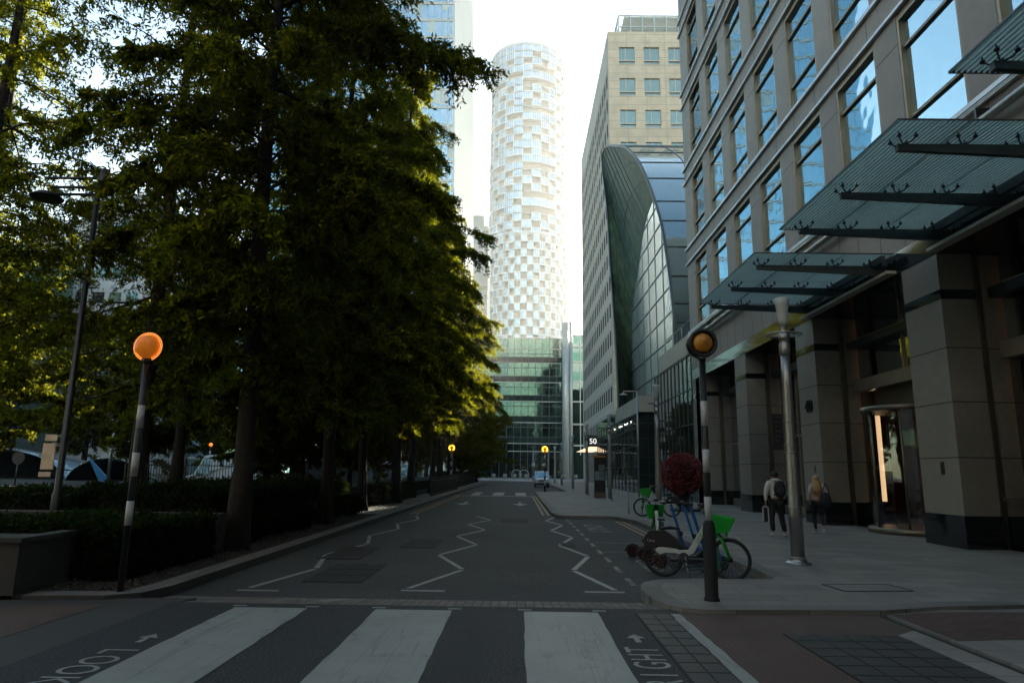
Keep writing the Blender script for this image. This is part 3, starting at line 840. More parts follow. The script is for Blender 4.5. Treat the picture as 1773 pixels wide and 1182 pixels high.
# ================================================================== arched glass atrium
OUT = [(46.98, 0.1), (47.0, 10.96), (47.3, 13.67), (48.31, 16.73), (49.95, 20.36), (52.37, 23.58), (56.71, 28.17), (61.4, 32.08), (67.09, 35.87), (71.32, 38.12), (75.5, 40.3), (79.5, 42.3), (83.0, 43.75), (85.0, 44.0), (85.7, 43.0), (85.2, 41.3), (83.95, 39.0), (81.39, 34.17), (79.34, 26.39), (77.3, 20.54), (74.96, 10.86), (74.2, 0.1)]
INN = [(47.4, 0.1), (47.5, 11), (47.8, 14), (48.9, 17), (50.5, 20), (52.6, 22.5), (56.0, 25.6), (60.5, 27.5), (62.6, 27.9), (64, 27.9), (66, 27.5), (67.3, 27.0), (68.6, 26.3), (70.3, 24.8), (71.5, 23.6), (72.6, 22.9), (73.7, 22.4), (75.0, 20.8), (76.2, 18.9), (77.0, 14.5), (77.7, 10.5), (78.0, 0.1)]
AX0, AX1 = 11.0, 13.0
atr = thing('glass_atrium', 'tall arched glass shell rising behind the pillared office block', 'building', (AX0, 60, 0))
def resample(pts, n, sm=True):
    # Catmull-Rom smooth
    out = []
    P_ = [Vector(p) for p in pts]
    N = len(P_)
    for i in range(N - 1):
        p0, p1, p2, p3 = P_[max(i - 1, 0)], P_[i], P_[i + 1], P_[min(i + 2, N - 1)]
        for q in range(n):
            t = q / n
            out.append(.5 * ((2 * p1) + (-p0 + p2) * t + (2 * p0 - 5 * p1 + 4 * p2 - p3) * t * t + (-p0 + 3 * p1 - 3 * p2 + p3) * t ** 3))
    out.append(P_[-1]); return out
O2, I2 = resample(OUT, 4), resample(INN, 4)
m = MB(); m.smooth = True
n = len(O2)
def strip(m, A, xa, B, xb):
    b = len(m.v)
    for p, q in zip(A, B): m.v.append((xa, p.x, p.y)); m.v.append((xb, q.x, q.y))
    for i in range(len(A) - 1): m.face((b + 2 * i, b + 2 * i + 1, b + 2 * i + 3, b + 2 * i + 2))
strip(m, O2[:58], AX0, O2[:58], 36)
P(m, 'glass_roof', M['glass_shell'], atr)
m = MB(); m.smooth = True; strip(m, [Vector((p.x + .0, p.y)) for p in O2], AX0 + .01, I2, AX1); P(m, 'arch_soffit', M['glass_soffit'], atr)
# panel joints on roof and soffit
m = MB()
for i in range(2, n, 3):
    p = O2[i]
    nrm = Vector((-(O2[min(i + 1, n - 1)] - O2[i - 1]).y, (O2[min(i + 1, n - 1)] - O2[i - 1]).x)).normalized()
    if i < 60: m.bar((AX0, p.x + nrm.x * .01, p.y + nrm.y * .01), (34, p.x + nrm.x * .01, p.y + nrm.y * .01), .10, .07)
for x in (15.2, 19.5, 24):
    m.tube([(x, p.x, p.y) for p in O2[:60]], .06, 5)
P(m, 'roof_rib', M['steel_dark'], atr)
m = MB()
for i in range(40, n, 3):
    p, q = O2[i], I2[i]; m.bar((AX0 - .02, p.x, p.y), (AX1, q.x, q.y), .05, .05)
for f in (.33, .66):
    m.tube([(AX0 + (AX1 - AX0) * f - .02, p.x * (1 - f) + q.x * f, p.y * (1 - f) + q.y * f) for p, q in zip(O2, I2)], .03, 4)
P(m, 'soffit_joint', M['black'], atr)
m = MB(); m.tube([(AX0, p.x, p.y) for p in O2], .13, 6); P(m, 'arch_rim', M['steel_dark'], atr)
m = MB()
poly = [(p.x, p.y) for p in I2]
m.prism(poly, AX1, AX1 + .1, 'x')
P(m, 'end_glazing', M['glass_grey'], atr)
# end wall mullions
def inner_span(z):
    ys = []
    for i in range(len(I2) - 1):
        a, b = I2[i], I2[i + 1]
        if (a.y - z) * (b.y - z) < 0: ys.append(a.x + (b.x - a.x) * (z - a.y) / (b.y - a.y))
    return (min(ys), max(ys)) if len(ys) >= 2 else None
m = MB()
for q in range(12):
    z = 1.5 + q * 2.3; s_ = inner_span(z)
    if s_: m.box(AX1 - .06, AX1, s_[0], s_[1], z - .04, z + .04)
y = 49.5
while y < 77:
    zs = [I2[i].y + (I2[i + 1].y - I2[i].y) * (y - I2[i].x) / (I2[i + 1].x - I2[i].x) for i in range(len(I2) - 1) if (I2[i].x - y) * (I2[i + 1].x - y) < 0]
    if zs: m.box(AX1 - .05, AX1, y - .035, y + .035, .2 if y < 74 else min(zs), max(zs))
    y += 3.3
P(m, 'mullion', M['steel_dark'], atr)
# low dark glass block in front
low = thing('glass_pavilion', 'low dark glass frontage between the office block and the arched atrium', 'building', (10.4, 46, 0))
def curtain(root, x, ya, yb, zt, pitch, floors, glass):
    m = MB(); m.box(x, x + 2.5, ya, yb, .05, zt); P(m, 'glazing', glass, root)
    m = MB(); y = ya
    while y <= yb + .01: m.box(x - .05, x, y - .025, y + .025, .05, zt); y += pitch
    for z in floors: m.box(x - .06, x, ya, yb, z - .03, z + .03)
    P(m, 'mullion', M['steel_dark'], root)
curtain(low, 10.4, 40.5, 51.5, 8.9, 1.1, (.4, 2.5, 4.6, 6.7, 8.8), M['glass_dark'])
m = MB(); m.box(10.35, 12.9, 40.5, 49.5, 8.9, 10.1); P(m, 'cornice', M['cream'], low)
m = MB(); m.tube([(10.5, 40.5, 11.0), (10.5, 48, 11.0)], .03, 6)
for y in (40.6, 43, 45.5, 48): m.tube([(10.5, y, 10.1), (10.5, y, 11.0)], .03, 6)
P(m, 'handrail', M['steel'], low)
low2 = thing('glass_pavilion', 'low dark glass entrance block with ceiling lights beyond the arched atrium base', 'building', (10.0, 70, 0))
curtain(low2, 10.0, 57.5, 87, 6.7, 2.2, (.4, 2.2, 3.9, 5.4, 6.6), M['glass_dark'])
m = MB(); m.box(10.05, 12.9, 57.4, 58.4, .05, 6.7); P(m, 'end_wall', plain('end_wall_glass', (.03, .045, .04), .2, .2, .4, 1), low2)
m = MB()
for z in (1.5, 3.0, 4.5, 5.8): m.box(10.05, 12.9, 57.36, 57.4, z, z + .06)
for x in (10.9, 11.8): m.box(x, x + .05, 57.36, 57.4, .05, 6.7)
P(m, 'end_mullion', M['steel_dark'], low2)
m = MB(); m.box(10.1, 12.9, 57, 71, 6.75, 8.1); P(m, 'roof_box', M['cream'], low2)
m = MB(); m.box(10.05, 12.9, 71, 87, 6.75, 7.7); P(m, 'upper_glazing', M['glass_green'], low2)
for y in (60, 63.5, 67, 70.5, 62, 66):
    m = MB(); m.box(9.94, 9.948, y, y + .28, 6.05, 6.17); P(m, 'ceiling_light', M['downlight'], low2)

# ================================================================== beige block beyond
BX, BY, BZ = 13.0, 93.0, 68.1
b5 = thing('office_tower', 'tall beige stone block with small square windows behind the glass arch', 'building', (BX, BY, 0))
def grid_wall(m, cols, rows, u0, u1, z0, z1, put):
    """solid pieces of a wall with openings: cols, rows are lists of (a,b)"""
    us = [u0] + [v for c in cols for v in c] + [u1]; z = z0
    for (a, b) in rows:
        put(m, u0, u1, z, a)
        for i in range(0, len(us), 2): put(m, us[i], us[i + 1], a, b)
        z = b
    put(m, u0, u1, z, z1)
fr_cols = [(14.70 + 3.74 * i, 17.05 + 3.74 * i) for i in range(6)]
fr_rows = [(62.95 - 5.2 * i - .35, 65.46 - 5.2 * i) for i in range(7, -1, -1)]
m = MB(); grid_wall(m, fr_cols, fr_rows, BX, 40, 0, BZ, lambda m, a, b, c, d: m.box(a, b, BY, BY + .35, c, d))
P(m, 'front_wall', M['beige'], b5)
sd_cols = [(94.0 + 2.62 * i, 95.75 + 2.62 * i) for i in range(16)]
sd_rows = [(7.4 + 4.0 * i, 9.6 + 4.0 * i) for i in range(14)]
BY2 = 94 + 2.62 * 16 + .8
m = MB(); grid_wall(m, sd_cols, sd_rows, BY + .36, BY2, 0, BZ, lambda m, a, b, c, d: m.box(BX, BX + .5, a, b, c, d))
P(m, 'side_wall', M['beige_side'], b5)
m = MB()
for r in sd_rows:
    m.box(BX - .05, BX, BY + .36, BY2, r[0] - .45, r[0] - .33); m.box(BX - .05, BX, BY + .36, BY2, r[1] + .35, r[1] + .47)
P(m, 'string_course', M['beige_side'], b5)
m = MB(); m.box(BX + .52, 40, BY + .37, BY2, 0, BZ - .1); P(m, 'core_wall', M['steel_dark'], b5)
BW = mirror_glass('stone_block_window', (.42, .46, .38), .12, .05, .5, .7)
for (a, b) in fr_cols[:4]:
    for (c, d) in fr_rows[3:]:
        m = MB(); m.box(a, b, BY + .22, BY + .30, c, d); g = P(m, 'window', BW, b5)
        m = MB(); m.box(a, b, BY + .02, BY + .22, c + .55, c + .70); m.box(a, b, BY - .06, BY, c - .12, c); m.box(a + .9, a + 1.0, BY + .15, BY + .22, c + .7, d)
        o = P(m, 'window_frame', M['beige_side'], b5); o.parent = g
ss = sorted([(abs(a - 93) * .7 + abs(c - 30) * .5, a, b, c, d) for (a, b) in sd_cols for (c, d) in sd_rows])
src = None
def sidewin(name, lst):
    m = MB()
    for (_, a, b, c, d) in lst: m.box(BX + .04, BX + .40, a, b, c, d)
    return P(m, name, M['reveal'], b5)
for q in ss[:100]:
    if src is None: src = sidewin('side_window', [q]); s0 = q
    else:
        o = src.copy(); COL.objects.link(o); o.parent = b5; o.location = (0, q[1] - s0[1], q[3] - s0[3])
stuff(sidewin('side_window', ss[100:]))
# rooftop plant screen
m = MB(); m.box(16.2, 38, 97, 120, BZ, 73.6); P(m, 'plant_room', M['cream'], b5)
m = MB()
for x in [15.2 + 1.9 * i for i in range(12)]:
    m.bar((x, 96.2, BZ - .1), (x, 96.2, 73.2), .18)
for z in (69.3, 71.2, 73.2): m.bar((15.2, 96.2, z), (38, 96.2, z), .16); m.bar((15.2, 96.2, z), (15.2, 120, z), .16)
m.bar((14.4, 94.5, BZ), (15.2, 96.2, 73.2), .14); m.bar((15.2, 110, BZ), (15.2, 110, 73.2), .16)
P(m, 'plant_screen', M['column'], b5)
# entrance canopy with the number
e5 = thing('entrance_canopy', 'black entrance canopy with a lit number 50 and warm glowing soffit', 'canopy', (9, 92, 0))
m = MB(); m.box(9.3, 13.0, 91.2, 96, 4.9, 6.55); P(m, 'canopy_box', M['black'], e5)
m = MB(); m.add([(8.2, 91.2, 4.5), (10.55, 91.2, 4.5), (10.55, 91.2, 5.05), (9.5, 91.2, 5.05), (8.2, 97, 4.5), (10.55, 97, 4.5), (10.55, 97, 5.05), (9.5, 97, 5.05)],
                [(0, 1, 2, 3), (4, 7, 6, 5), (0, 4, 5, 1), (1, 5, 6, 2), (2, 6, 7, 3), (3, 7, 4, 0)]); m.v = [(a, b - .05, c) for a, b, c in m.v]
P(m, 'lit_soffit', M['soffit_light'], e5)
mt = Matrix(((1, 0, 0, 9.95 - 9), (0, 0, -1, 91.17 - 92), (0, 1, 0, 5.75), (0, 0, 0, 1)))
text_mesh('number_fifty', '50', 1.0, M['sign_white'], mt, e5, .01)
m = MB()
for y in (94, 101, 108, 116, 124): m.box(12.2, 13.4, y, y + 1.5, .05, 5.2)
for y in (94, 101, 108, 116, 124): m.box(12.1, 13.5, y - .1, y + 1.6, 3.6, 3.9)
P(m, 'plinth_column', M['granite_pier'], b5)

# ================================================================== glass block closing the street
EY = 175.0
eb = thing('glass_office', 'green glass office block closing the far end of the street', 'building', (0, EY, 0))
m = MB(); m.box(-34, 11.2, EY, EY + 25, 0, 36.3); P(m, 'glazing', M['glass_green'], eb)
zsf = [6.77, 8.75, 14.09, 19.5, 24.48, 29.55, 33.3, 36.2]
m = MB()
for z in zsf: m.box(-34, 11.3, EY - .35, EY, z - .08, z + .08)
P(m, 'floor_band', M['column'], eb)
m = MB(); x = -34
while x < 11.2: m.box(x - .07, x + .07, EY - .16, EY, 0, 36.3); x += 1.82
for z0, z1 in zip(zsf[1:-2], zsf[2:-1]):
    m.box(-34, 11.2, EY - .08, EY, z0 + 1.6, z0 + 1.75); m.box(-34, 11.2, EY - .08, EY, z1 - 1.3, z1 - 1.15)
P(m, 'mullion', M['steel_dark'], eb)
for i, (z0, z1) in enumerate(zip(zsf[1:-2], zsf[2:-1])):
    m = MB(); m.box(-33.9, 11.1, EY - .04, EY - .002, z0 + .2, z0 + 1.55); P(m, 'spandrel_panel', plain('spandrel_%d' % i, (.020, .038, .033), .6, 0, .6, .25, spec=.15), eb)
m = MB(); m.box(-34, 11.2, EY - .03, EY - .001, .1, 6.6); P(m, 'lobby_glazing', M['glass_dark'], eb)
m = MB(); m.lathe([(.85, 0), (.85, 40)], (11.9, EY - 2.0, 0), 20); P(m, 'column', M['column'], eb)
m = MB(); m.lathe([(.45, 0), (.45, 40.5)], (13.4, EY - 1.2, 0), 16); P(m, 'column', M['column'], eb)
eb2 = thing('glass_office', 'narrow glass office wing right of the tall pale columns at the street end', 'building', (16, EY, 0))
m = MB(); m.box(13.9, 30, EY, EY + 25, 0, 37.2); P(m, 'glazing', M['glass_green'], eb2)
m = MB()
for z in (8.4, 13.8, 19.6, 24.8, 30.0, 34, 37.1): m.box(13.8, 30, EY - .3, EY, z - .2, z + .2)
for x in (15.9, 19, 22): m.box(x - .12, x + .12, EY - .35, EY - .3, 6, 37)
P(m, 'floor_band', M['column'], eb2)
m = MB()
for z in (9.5, 14.8, 20.8, 26, 31.2): m.box(14, 30, EY - .04, EY - .002, z + 1.4, z + 4.0)
P(m, 'dark_glazing', M['glass_dark'], eb2)

# ================================================================== round white residential tower
TY, TC = 318.0, 3.05
tw = thing('round_tower', 'white cylindrical apartment tower with checkered bays and loggias', 'tower', (TC, TY, 0))
def ringseg(m, R0, R1, a0, a1, z0, z1, n=3):
    b = len(m.v)
    for i in range(n + 1):
        t = a0 + (a1 - a0) * i / n; c, s = math.cos(t), math.sin(t)
        for r, z in ((R0, z0), (R1, z0), (R1, z1), (R0, z1)): m.v.append((r * c, r * s, z))
    for i in range(n):
        for k in range(4):
            l = (k + 1) % 4; m.face((b + 4 * i + k, b + 4 * i + 4 + k, b + 4 * i + 4 + l, b + 4 * i + l))
    m.face((b, b + 1, b + 2, b + 3)); e = b + 4 * n; m.face((e + 3, e + 2, e + 1, e))
FH = 3.66
OFF = [random.Random(9 + i).choice((0, 0, 1)) for i in range(60)]
def tower_section(R, z0, nf, ns, name, kind):
    m = MB(); m.lathe([(R - 2.6, z0), (R - 2.6, z0 + nf * FH)], (0, 0, 0), 64); m.build('core_wall', M['tower_inner'], tw)
    m = MB()
    for f in range(nf + 1): m.lathe([(R - 2.4, z0 + f * FH - .14), (R - .75, z0 + f * FH - .14), (R - .75, z0 + f * FH + .14), (R - 2.4, z0 + f * FH + .14)], (0, 0, 0), 64, cap=False)
    m.build('floor_slab', M['tower_white'], tw)
    W = 2 * PI / ns
    def bay(kind_):
        # a bay: white frame with glass, centred on angle 0, base z=0
        m = MB(); a = W * (.5 if kind_ else .5) * (1.04 if kind_ else 1)
        ringseg(m, R - 2.3, R + .02, -a, a, -.26, .26); ringseg(m, R - 2.3, R + .02, -a, a, FH - .26, FH + .26)
        for s in (-1, 1): ringseg(m, R - 2.3, R + .02, min(s * a, s * (a - .022)), max(s * a, s * (a - .022)), .26, FH - .26, 1)
        o = m.build('bay', M['tower_white'], tw)
        g = MB(); ringseg(g, R - .4, R - .22, -a + .022, a - .022, .26, FH - .26); go = g.build('bay_glazing', M['tower_glass'], o)
        g = MB()
        for i in (-1, 0, 1):
            t = i * a * .48; ringseg(g, R - .21, R - .10, t - .002, t + .002, .26, FH - .26, 1)
        g.build('bay_mullion', M['tower_white'], o)
        return o
    proto = bay(kind)
    lst = []
    for f in range(nf):
        for s in range(ns):
            if kind:   # stepped pattern, three storeys long
                on = (f + s + OFF[s] * (f // 3)) % 2 == 0 or (f >= nf - 2 and (s + f) % 5 != 0) or (f * 7 + s * 5) % 11 == 0
            else:
                on = (f + s) % 2 == 0
            if on:
                ang = -PI / 2 + (s + .5) * W + (.1 if kind else 0)
                while ang > PI: ang -= 2 * PI
                facing = math.cos(ang + PI / 2)
                lst.append((facing, f, ang))
    return proto, lst
protoU, LU = tower_section(18.9, 109.8, 27, 26, 'upper', True)
protoL, LL = tower_section(20.6, 0.0, 30, 44, 'lower', False)
allb = [(fc + f * .001, 'U', f, a) for fc, f, a in LU if fc > -.05] + [(fc * .8, 'L', f, a) for fc, f, a in LL if fc > -.05 and f > 13]
allb.sort(reverse=True)
used = {'U': 0, 'L': 0}
rest = {'U': [], 'L': []}
for i, (fc, kd, f, a) in enumerate(allb):
    pr, zb = (protoU, 109.8) if kd == 'U' else (protoL, 0)
    if i < 100 or used[kd] == 0:
        if used[kd] == 0: o = pr; used[kd] = 1
        else:
            o = pr.copy(); COL.objects.link(o)
            for ch in list(pr.children):
                c = ch.copy(); COL.objects.link(c); c.parent = o
        o.parent = tw; o.location = (0, 0, zb + f * FH); o.rotation_euler = (0, 0, a)
    else: rest[kd].append((f, a))
for kd, pr, zb in (('U', protoU, 109.8), ('L', protoL, 0)):
    groups = [(pr, 'bay')] + [(c, c.name.split('.')[0]) for c in pr.children]
    for so, nm in groups:
        vs = np.array([v.co[:] for v in so.data.vertices]); fs = [tuple(p.vertices) for p in so.data.polygons]
        V = []; F = []
        for f, a in rest[kd]:
            c, s = math.cos(a), math.sin(a); b = len(V)
            for x, y, z in vs: V.append((x * c - y * s, x * s + y * c, z + zb + f * FH))
            F += [tuple(b + i for i in q) for q in fs]
        me = bpy.data.meshes.new(nm); me.from_pydata(V, [], F); me.materials.append(so.data.materials[0])
        o = bpy.data.objects.new(nm, me); COL.objects.link(o); o.parent = tw; stuff(o)
m = MB(); m.lathe([(18.6, 0), (18.9, .1), (18.9, 1.2), (18.7, 1.2)], (0, 0, 109.8 + 27 * FH), 64); m.build('parapet', M['tower_white'], tw)
m = MB(); m.lathe([(20.4, 0), (20.6, 0), (20.6, 1.3), (20.4, 1.3)], (0, 0, 30 * FH), 64); m.build('parapet', M['tower_white'], tw)

# ================================================================== blue glass tower on the left
LY = 150.0
lt = thing('glass_tower', 'blue glass tower with a white side wall rising behind the trees', 'tower', (-16, LY, 0))
def lx(z): return -14.1 - .026 * z
m = MB()
HT = 175
m.add([(-60, LY, 0), (lx(0), LY, 0), (lx(HT), LY, HT), (-64, LY, HT), (-60, LY + 40, 0), (lx(0) + 1.9, LY + 40, 0), (lx(HT) + 1.9, LY + 40, HT), (-64, LY + 40, HT)],
      [(0, 1, 2, 3), (4, 7, 6, 5), (0, 4, 5, 1), (3, 2, 6, 7), (0, 3, 7, 4)])
P(m, 'glazing', M['glass_tower'], lt)
m = MB(); m.add([(lx(0) + .05, LY - .1, 0), (lx(HT) + .05, LY - .1, HT), (lx(HT) + 2.0, LY + 40, HT), (lx(0) + 2.0, LY + 40, 0), (lx(0) - .4, LY - .1, 0), (lx(HT) - .4, LY - .1, HT)], [(0, 3, 2, 1), (4, 0, 1, 5)])
P(m, 'side_wall', M['white_clad'], lt)
m = MB()
for q in (.25, .52, .8):
    m.tube([(lx(0) + .1 + 1.9 * q, LY + 40 * q, 0), (lx(HT) + 1.9 * q + .1, LY + 40 * q + 6, HT)], .16, 5)
P(m, 'cladding_joint', M['column'], lt)
FL = 4.72
m = MB()
z = 3.0; k = 0
while z < HT - 2:
    m.box(-61, lx(z) - .1, LY - .25, LY, z - .16, z + .16); m.box(-61, lx(z) - .1, LY - .2, LY, z + .35, z + .43); z += FL
P(m, 'floor_band', M['column'], lt)
m = MB()
for q in range(28):
    m.add([(lx(0) - 1.62 * q - .1 - .05, LY - .12, 0), (lx(0) - 1.62 * q - .1 + .05, LY - .12, 0), (lx(HT) - 1.62 * q - .1 + .05, LY - .12, HT), (lx(HT) - 1.62 * q - .1 - .05, LY - .12, HT)], [(0, 1, 2, 3)])
for q in (1, 8, 15, 22):
    m.bar((lx(0) - 1.62 * q, LY - .2, 0), (lx(HT) - 1.62 * q, LY - .2, HT), .22, .3)
P(m, 'mullion', M['steel'], lt)
rr = random.Random(4)
BL = [M['glass_tower_b'], plain('blind_cloth_a', (.42, .50, .50), .5), plain('blind_cloth_b', (.30, .40, .42), .5)]
z = 3.0 + FL * 11
while z < 118:
    for q in range(14):
        if rr.random() < .40:
            tone = rr.randrange(3); x1 = lx(z) - 1.62 * q - .16; h = rr.uniform(.3, 1) * (FL - 1.2)
            m = MB(); m.box(x1 - 1.5, x1, LY - .04 - .01 * tone, LY - .002, z + FL - .25 - h, z + FL - .25)
            P(m, 'window_blind' if tone else 'open_window', BL[tone], lt)
    z += FL
# stepped white block between the two towers
sb = thing('apartment_block', 'pale stepped apartment block between the glass tower and the round tower', 'building', (-14, 220, 0))
m = MB(); m.box(-19.5, -12.7, 220, 240, 0, 88); m.box(-12.7, -11.0, 221, 240, 0, 84.5); P(m, 'wall', M['white_clad'], sb)
for q in range(18):
    m = MB(); m.box(-12.72, -10.95, 219.7, 220.99, 16 + 3.9 * q, 16.35 + 3.9 * q); P(m, 'balcony', M['white_clad'], sb)

# buildings behind the park
wo = thing('white_office_block', 'white office block glimpsed through the trees, with a ring mark near its roof', 'building', (-70, 100, 0))
m = MB(); m.box(-69.0, -58, 100, 130, 0, 44); m.box(-80, -69.02, 102, 130, 0, 40.3); P(m, 'wall', M['white_clad'], wo)
m = MB(); m.torus((-66.9, 99.9, 42.0), .75, .16, 'y', 20, 6); P(m, 'ring_mark', M['steel'], wo)
for j in range(9):
    for i in range(4):
        if j == 0 and i == 0: continue
        m = MB(); m.box(-68.2 + 2.6 * i, -66.4 + 2.6 * i, 99.93, 100, 38.0 - 3.9 * j, 39.6 - 3.9 * j); P(m, 'window', M['glass_dark'], wo)
bo = thing('blue_office_block', 'blue glass office block glimpsed low between the tree trunks', 'building', (-45, 118, 0))
m = MB(); m.box(-57, -33, 118, 140, 0, 40); P(m, 'glazing', M['glass_tower'], bo)
m = MB()
for q in range(12): m.box(-57, -33, 117.8, 118, 3.3 * q - .2, 3.3 * q + .2)
P(m, 'floor_band', M['column'], bo)
lo = thing('long_office_block', 'long pale office block with raked glazed roof at the far left beyond the park', 'building', (-95, 85, 0))
m = MB(); m.box(-120, -66, 84, 96, 0, 24); P(m, 'wall', M['glass_dark'], lo)
m = MB(); m.add([(-120, 84, 24), (-66, 84, 24), (-66, 84, 30), (-90, 84, 36), (-120, 84, 40), (-120, 96, 24), (-66, 96, 24), (-66, 96, 30), (-90, 96, 36), (-120, 96, 40)],
               [(0, 1, 2, 3, 4), (9, 8, 7, 6, 5), (1, 6, 7, 2), (2, 7, 8, 3), (3, 8, 9, 4)])
P(m, 'glazed_roof', M['glass_green'], lo)
m = MB()
for q in range(7): m.box(-120, -66, 83.8, 84, 2.6 + 3.6 * q, 3.2 + 3.6 * q)
P(m, 'floor_band', M['column'], lo)

# unseen blocks added behind the camera: stone ones cut skylight, pale towers bounce sun
for (nm, lab, x0, x1, y0, y1, h, mt_) in (('office_building', 'added unseen stone block left behind the camera, cutting sky light', -66, -40, -30, 2, 34, 'beige_side'),
                                     ('added_shade_block', 'added unseen stone block left behind the camera, shading the crossing', -40, -14, -34, -4, 45, 'granite_up'),
                                     ('added_shade_block', 'added unseen low stone block behind the camera, cutting sky light', -12, 9, -46, -27, 30, 'granite_up'),
                                     ('office_tower', 'added unseen pale tower behind the camera bouncing low sun forward, left one', -125, -12, -135, -105, 92, 'white_clad'),
                                     ('office_tower', 'added unseen pale tower behind the camera bouncing low sun forward, right one', -8, 110, -140, -110, 100, 'white_clad')):
    t = thing(nm, lab, 'building', ((x0 + x1) / 2, y0, 0))
    m = MB(); m.box(x0, x1, y0, y1, 0, h); P(m, 'wall', M[mt_], t)
    m = MB(); z = 4
    while z < h - 3:
        m.box(x0 - .04, x1 + .04, y0 - .04, y1 + .04, z, z + 1.2); z += 4
    P(m, 'ribbon_glazing', M['glass_dark'], t)
# ================================================================== STREET FURNITURE
def beacon(loc, label, kind, lean=0, h=3.3, zs=None, sleeve=None, r=.045, group='belisha beacons'):
    """striped crossing post; kind: hood | dots | lit | globe"""
    t = thing('belisha_beacon', label, 'crossing beacon', loc, 0, group)
    zt = h - .2
    m = MB(); m.tube([(0, 0, 0), (0, 0, zt)], r, 14); m.build('post', M['black'], t)
    for a, b in zs:
        m = MB(); m.tube([(0, 0, a), (0, 0, b)], r + .003, 14, cap=True); m.build('white_band', M['post_white'], t)
    if sleeve:
        m = MB(); m.lathe([(.105, 0), (.10, .02), (.088, .05), (.085, sleeve - .12), (.075, sleeve - .04), (.05, sleeve)], (0, 0, 0), 18); m.build('sleeve', M['black_rubber'], t)
    m = MB(); m.lathe([(.05, -.24), (.055, -.20), (.06, -.17)], (0, 0, h), 14); m.build('collar', M['black'], t)
    gl = {'hood': 'amber', 'dots': 'amber_lit', 'lit': 'amber_lit', 'globe': 'amber_bright'}[kind]
    m = MB(); m.ball((0, -.02, h), .150 if kind != 'dots' else .165, 24, 14); m.build('globe', M[gl], t)
    if kind == 'hood':
        m = MB(); m.lathe([(.150, -.07), (.158, -.10), (.20, -.10), (.205, -.02), (.205, .07), (.150, .07)], (0, 0, h), 32, 'y', cap=False); m.build('hood_ring', M['black'], t)
        m = MB(); m.tube([(-.07, -.10, h - .205), (0, -.10, h - .215), (.07, -.10, h - .205)], .006, 5); m.build('rim_highlight', M['steel'], t)
    if kind == 'dots':
        m = MB(); m.lathe([(.168, -.01), (.21, -.01), (.21, .03), (.168, .03)], (0, 0, h), 32, 'y', cap=False); m.build('ring_plate', M['black'], t)
        m = MB()
        for rr_, n in ((.178, 44), (.199, 48)):
            for i in range(n):
                a = -PI / 2 + .42 + (2 * PI - .84) * i / (n - 1)
                m.ball((rr_ * math.cos(a), -.016, h + rr_ * math.sin(a)), .0068, 6, 4)
        m.build('led_ring', M['led_orange'], t)
    if kind == 'lit':
        m = MB(); m.torus((0, -.02, h), .205, .055, 'y', 32, 8, -PI / 2 + .5, 1.5 * PI - .5); m.build('lit_ring', M['lit_ring'], t)
    return t
bzR = [(1.38, 1.03)[::-1], (1.70, 2.01), (2.33, 2.67)]
beacon((2.57, 9.4, .05), 'striped crossing post at the right pavement corner with amber globe in a black hood', 'hood', h=3.43, zs=[(1.0, 1.33), (1.65, 1.96), (2.28, 2.62)], sleeve=1.02)
beacon((-5.27, 9.4, 0), 'striped crossing post by the dark hedge on the left, amber globe ringed by orange lights', 'dots', h=3.35, zs=[(.90, 1.22), (1.55, 1.87), (2.20, 2.52)])
far_z = [(.55, .95), (1.3, 1.65), (2.0, 2.35), (2.7, 3.0)]
beacon((2.24, 57.6, .05), 'distant striped crossing post with glowing ring, in front of the white van', 'lit', h=3.5, zs=far_z, r=.07)
beacon((-5.55, 57.0, .05), 'distant striped crossing post with glowing ring under the trees', 'lit', h=3.5, zs=far_z, r=.07)
beacon((-26.2, 58, .05), 'small amber beacon above the parked van beyond the park railings', 'globe', h=3.55, zs=far_z, r=.07)

def lamp(loc, label, h=5.13, ring=True, s=1.0, name='lamp_post', group='frosted cone lamp posts along the pavement'):
    t = thing(name, label, 'street lamp', loc, 0, group)
    m = MB(); m.lathe([(.24, 0), (.24, .015), (.20, .03), (.15, .055), (.145, .10), (.15, .105), (.15, .12), (.13, .125)], (0, 0, 0), 28); m.build('base_flange', M['steel'], t)
    zr = h - .74
    m = MB(); m.lathe([(.128, .12), (.122, 1.0), (.108, 2.4), (.092, 3.4), (.085, zr - .42)], (0, 0, 0), 24); m.build('pole', M['steel'], t)
    m = MB()
    for z in (1.02, 2.05): m.lathe([(.128, z), (.135, z + .006), (.135, z + .02), (.125, z + .026)], (0, 0, 0), 24)
    for k in range(46):
        z = 2.1 + k * .045
        if z < zr - .45: m.ball((-.03, -.098 + (z - 2.1) * .008, z), .008, 5, 3)
    m.build('pole_collar', M['steel'], t)
    m = MB(); m.lathe([(.085, zr - .42), (.105, zr - .40), (.105, zr - .2), (.095, zr - .19), (.095, zr - .12), (.105, zr - .11), (.105, zr + .0), (.075, zr + .02), (.075, zr + .14), (.08, zr + .15)], (0, 0, 0), 20); m.build('sleeve', M['steel'], t)
    if ring:
        m = MB(); m.torus((0, 0, zr), .335, .014, 'z', 36, 6); m.torus((0, 0, zr), .26, .010, 'z', 36, 6)
        for a in range(0, 360, 60): m.tube([(.09 * math.cos(R_(a)), .09 * math.sin(R_(a)), zr), (.335 * math.cos(R_(a)), .335 * math.sin(R_(a)), zr)], .008, 5)
        m.build('hoop', M['steel'], t)
    m = MB(); m.lathe([(.075, zr + .15), (.085, zr + .3), (.13, h - .12), (.155, h), (.13, h + .012)], (0, 0, 0), 24); m.build('lamp_shade', M['frost'], t)
    return t
L0 = lamp((5.30, 13.34, .05), 'steel lamp post nearest the camera, with a frosted cone top and a hoop')
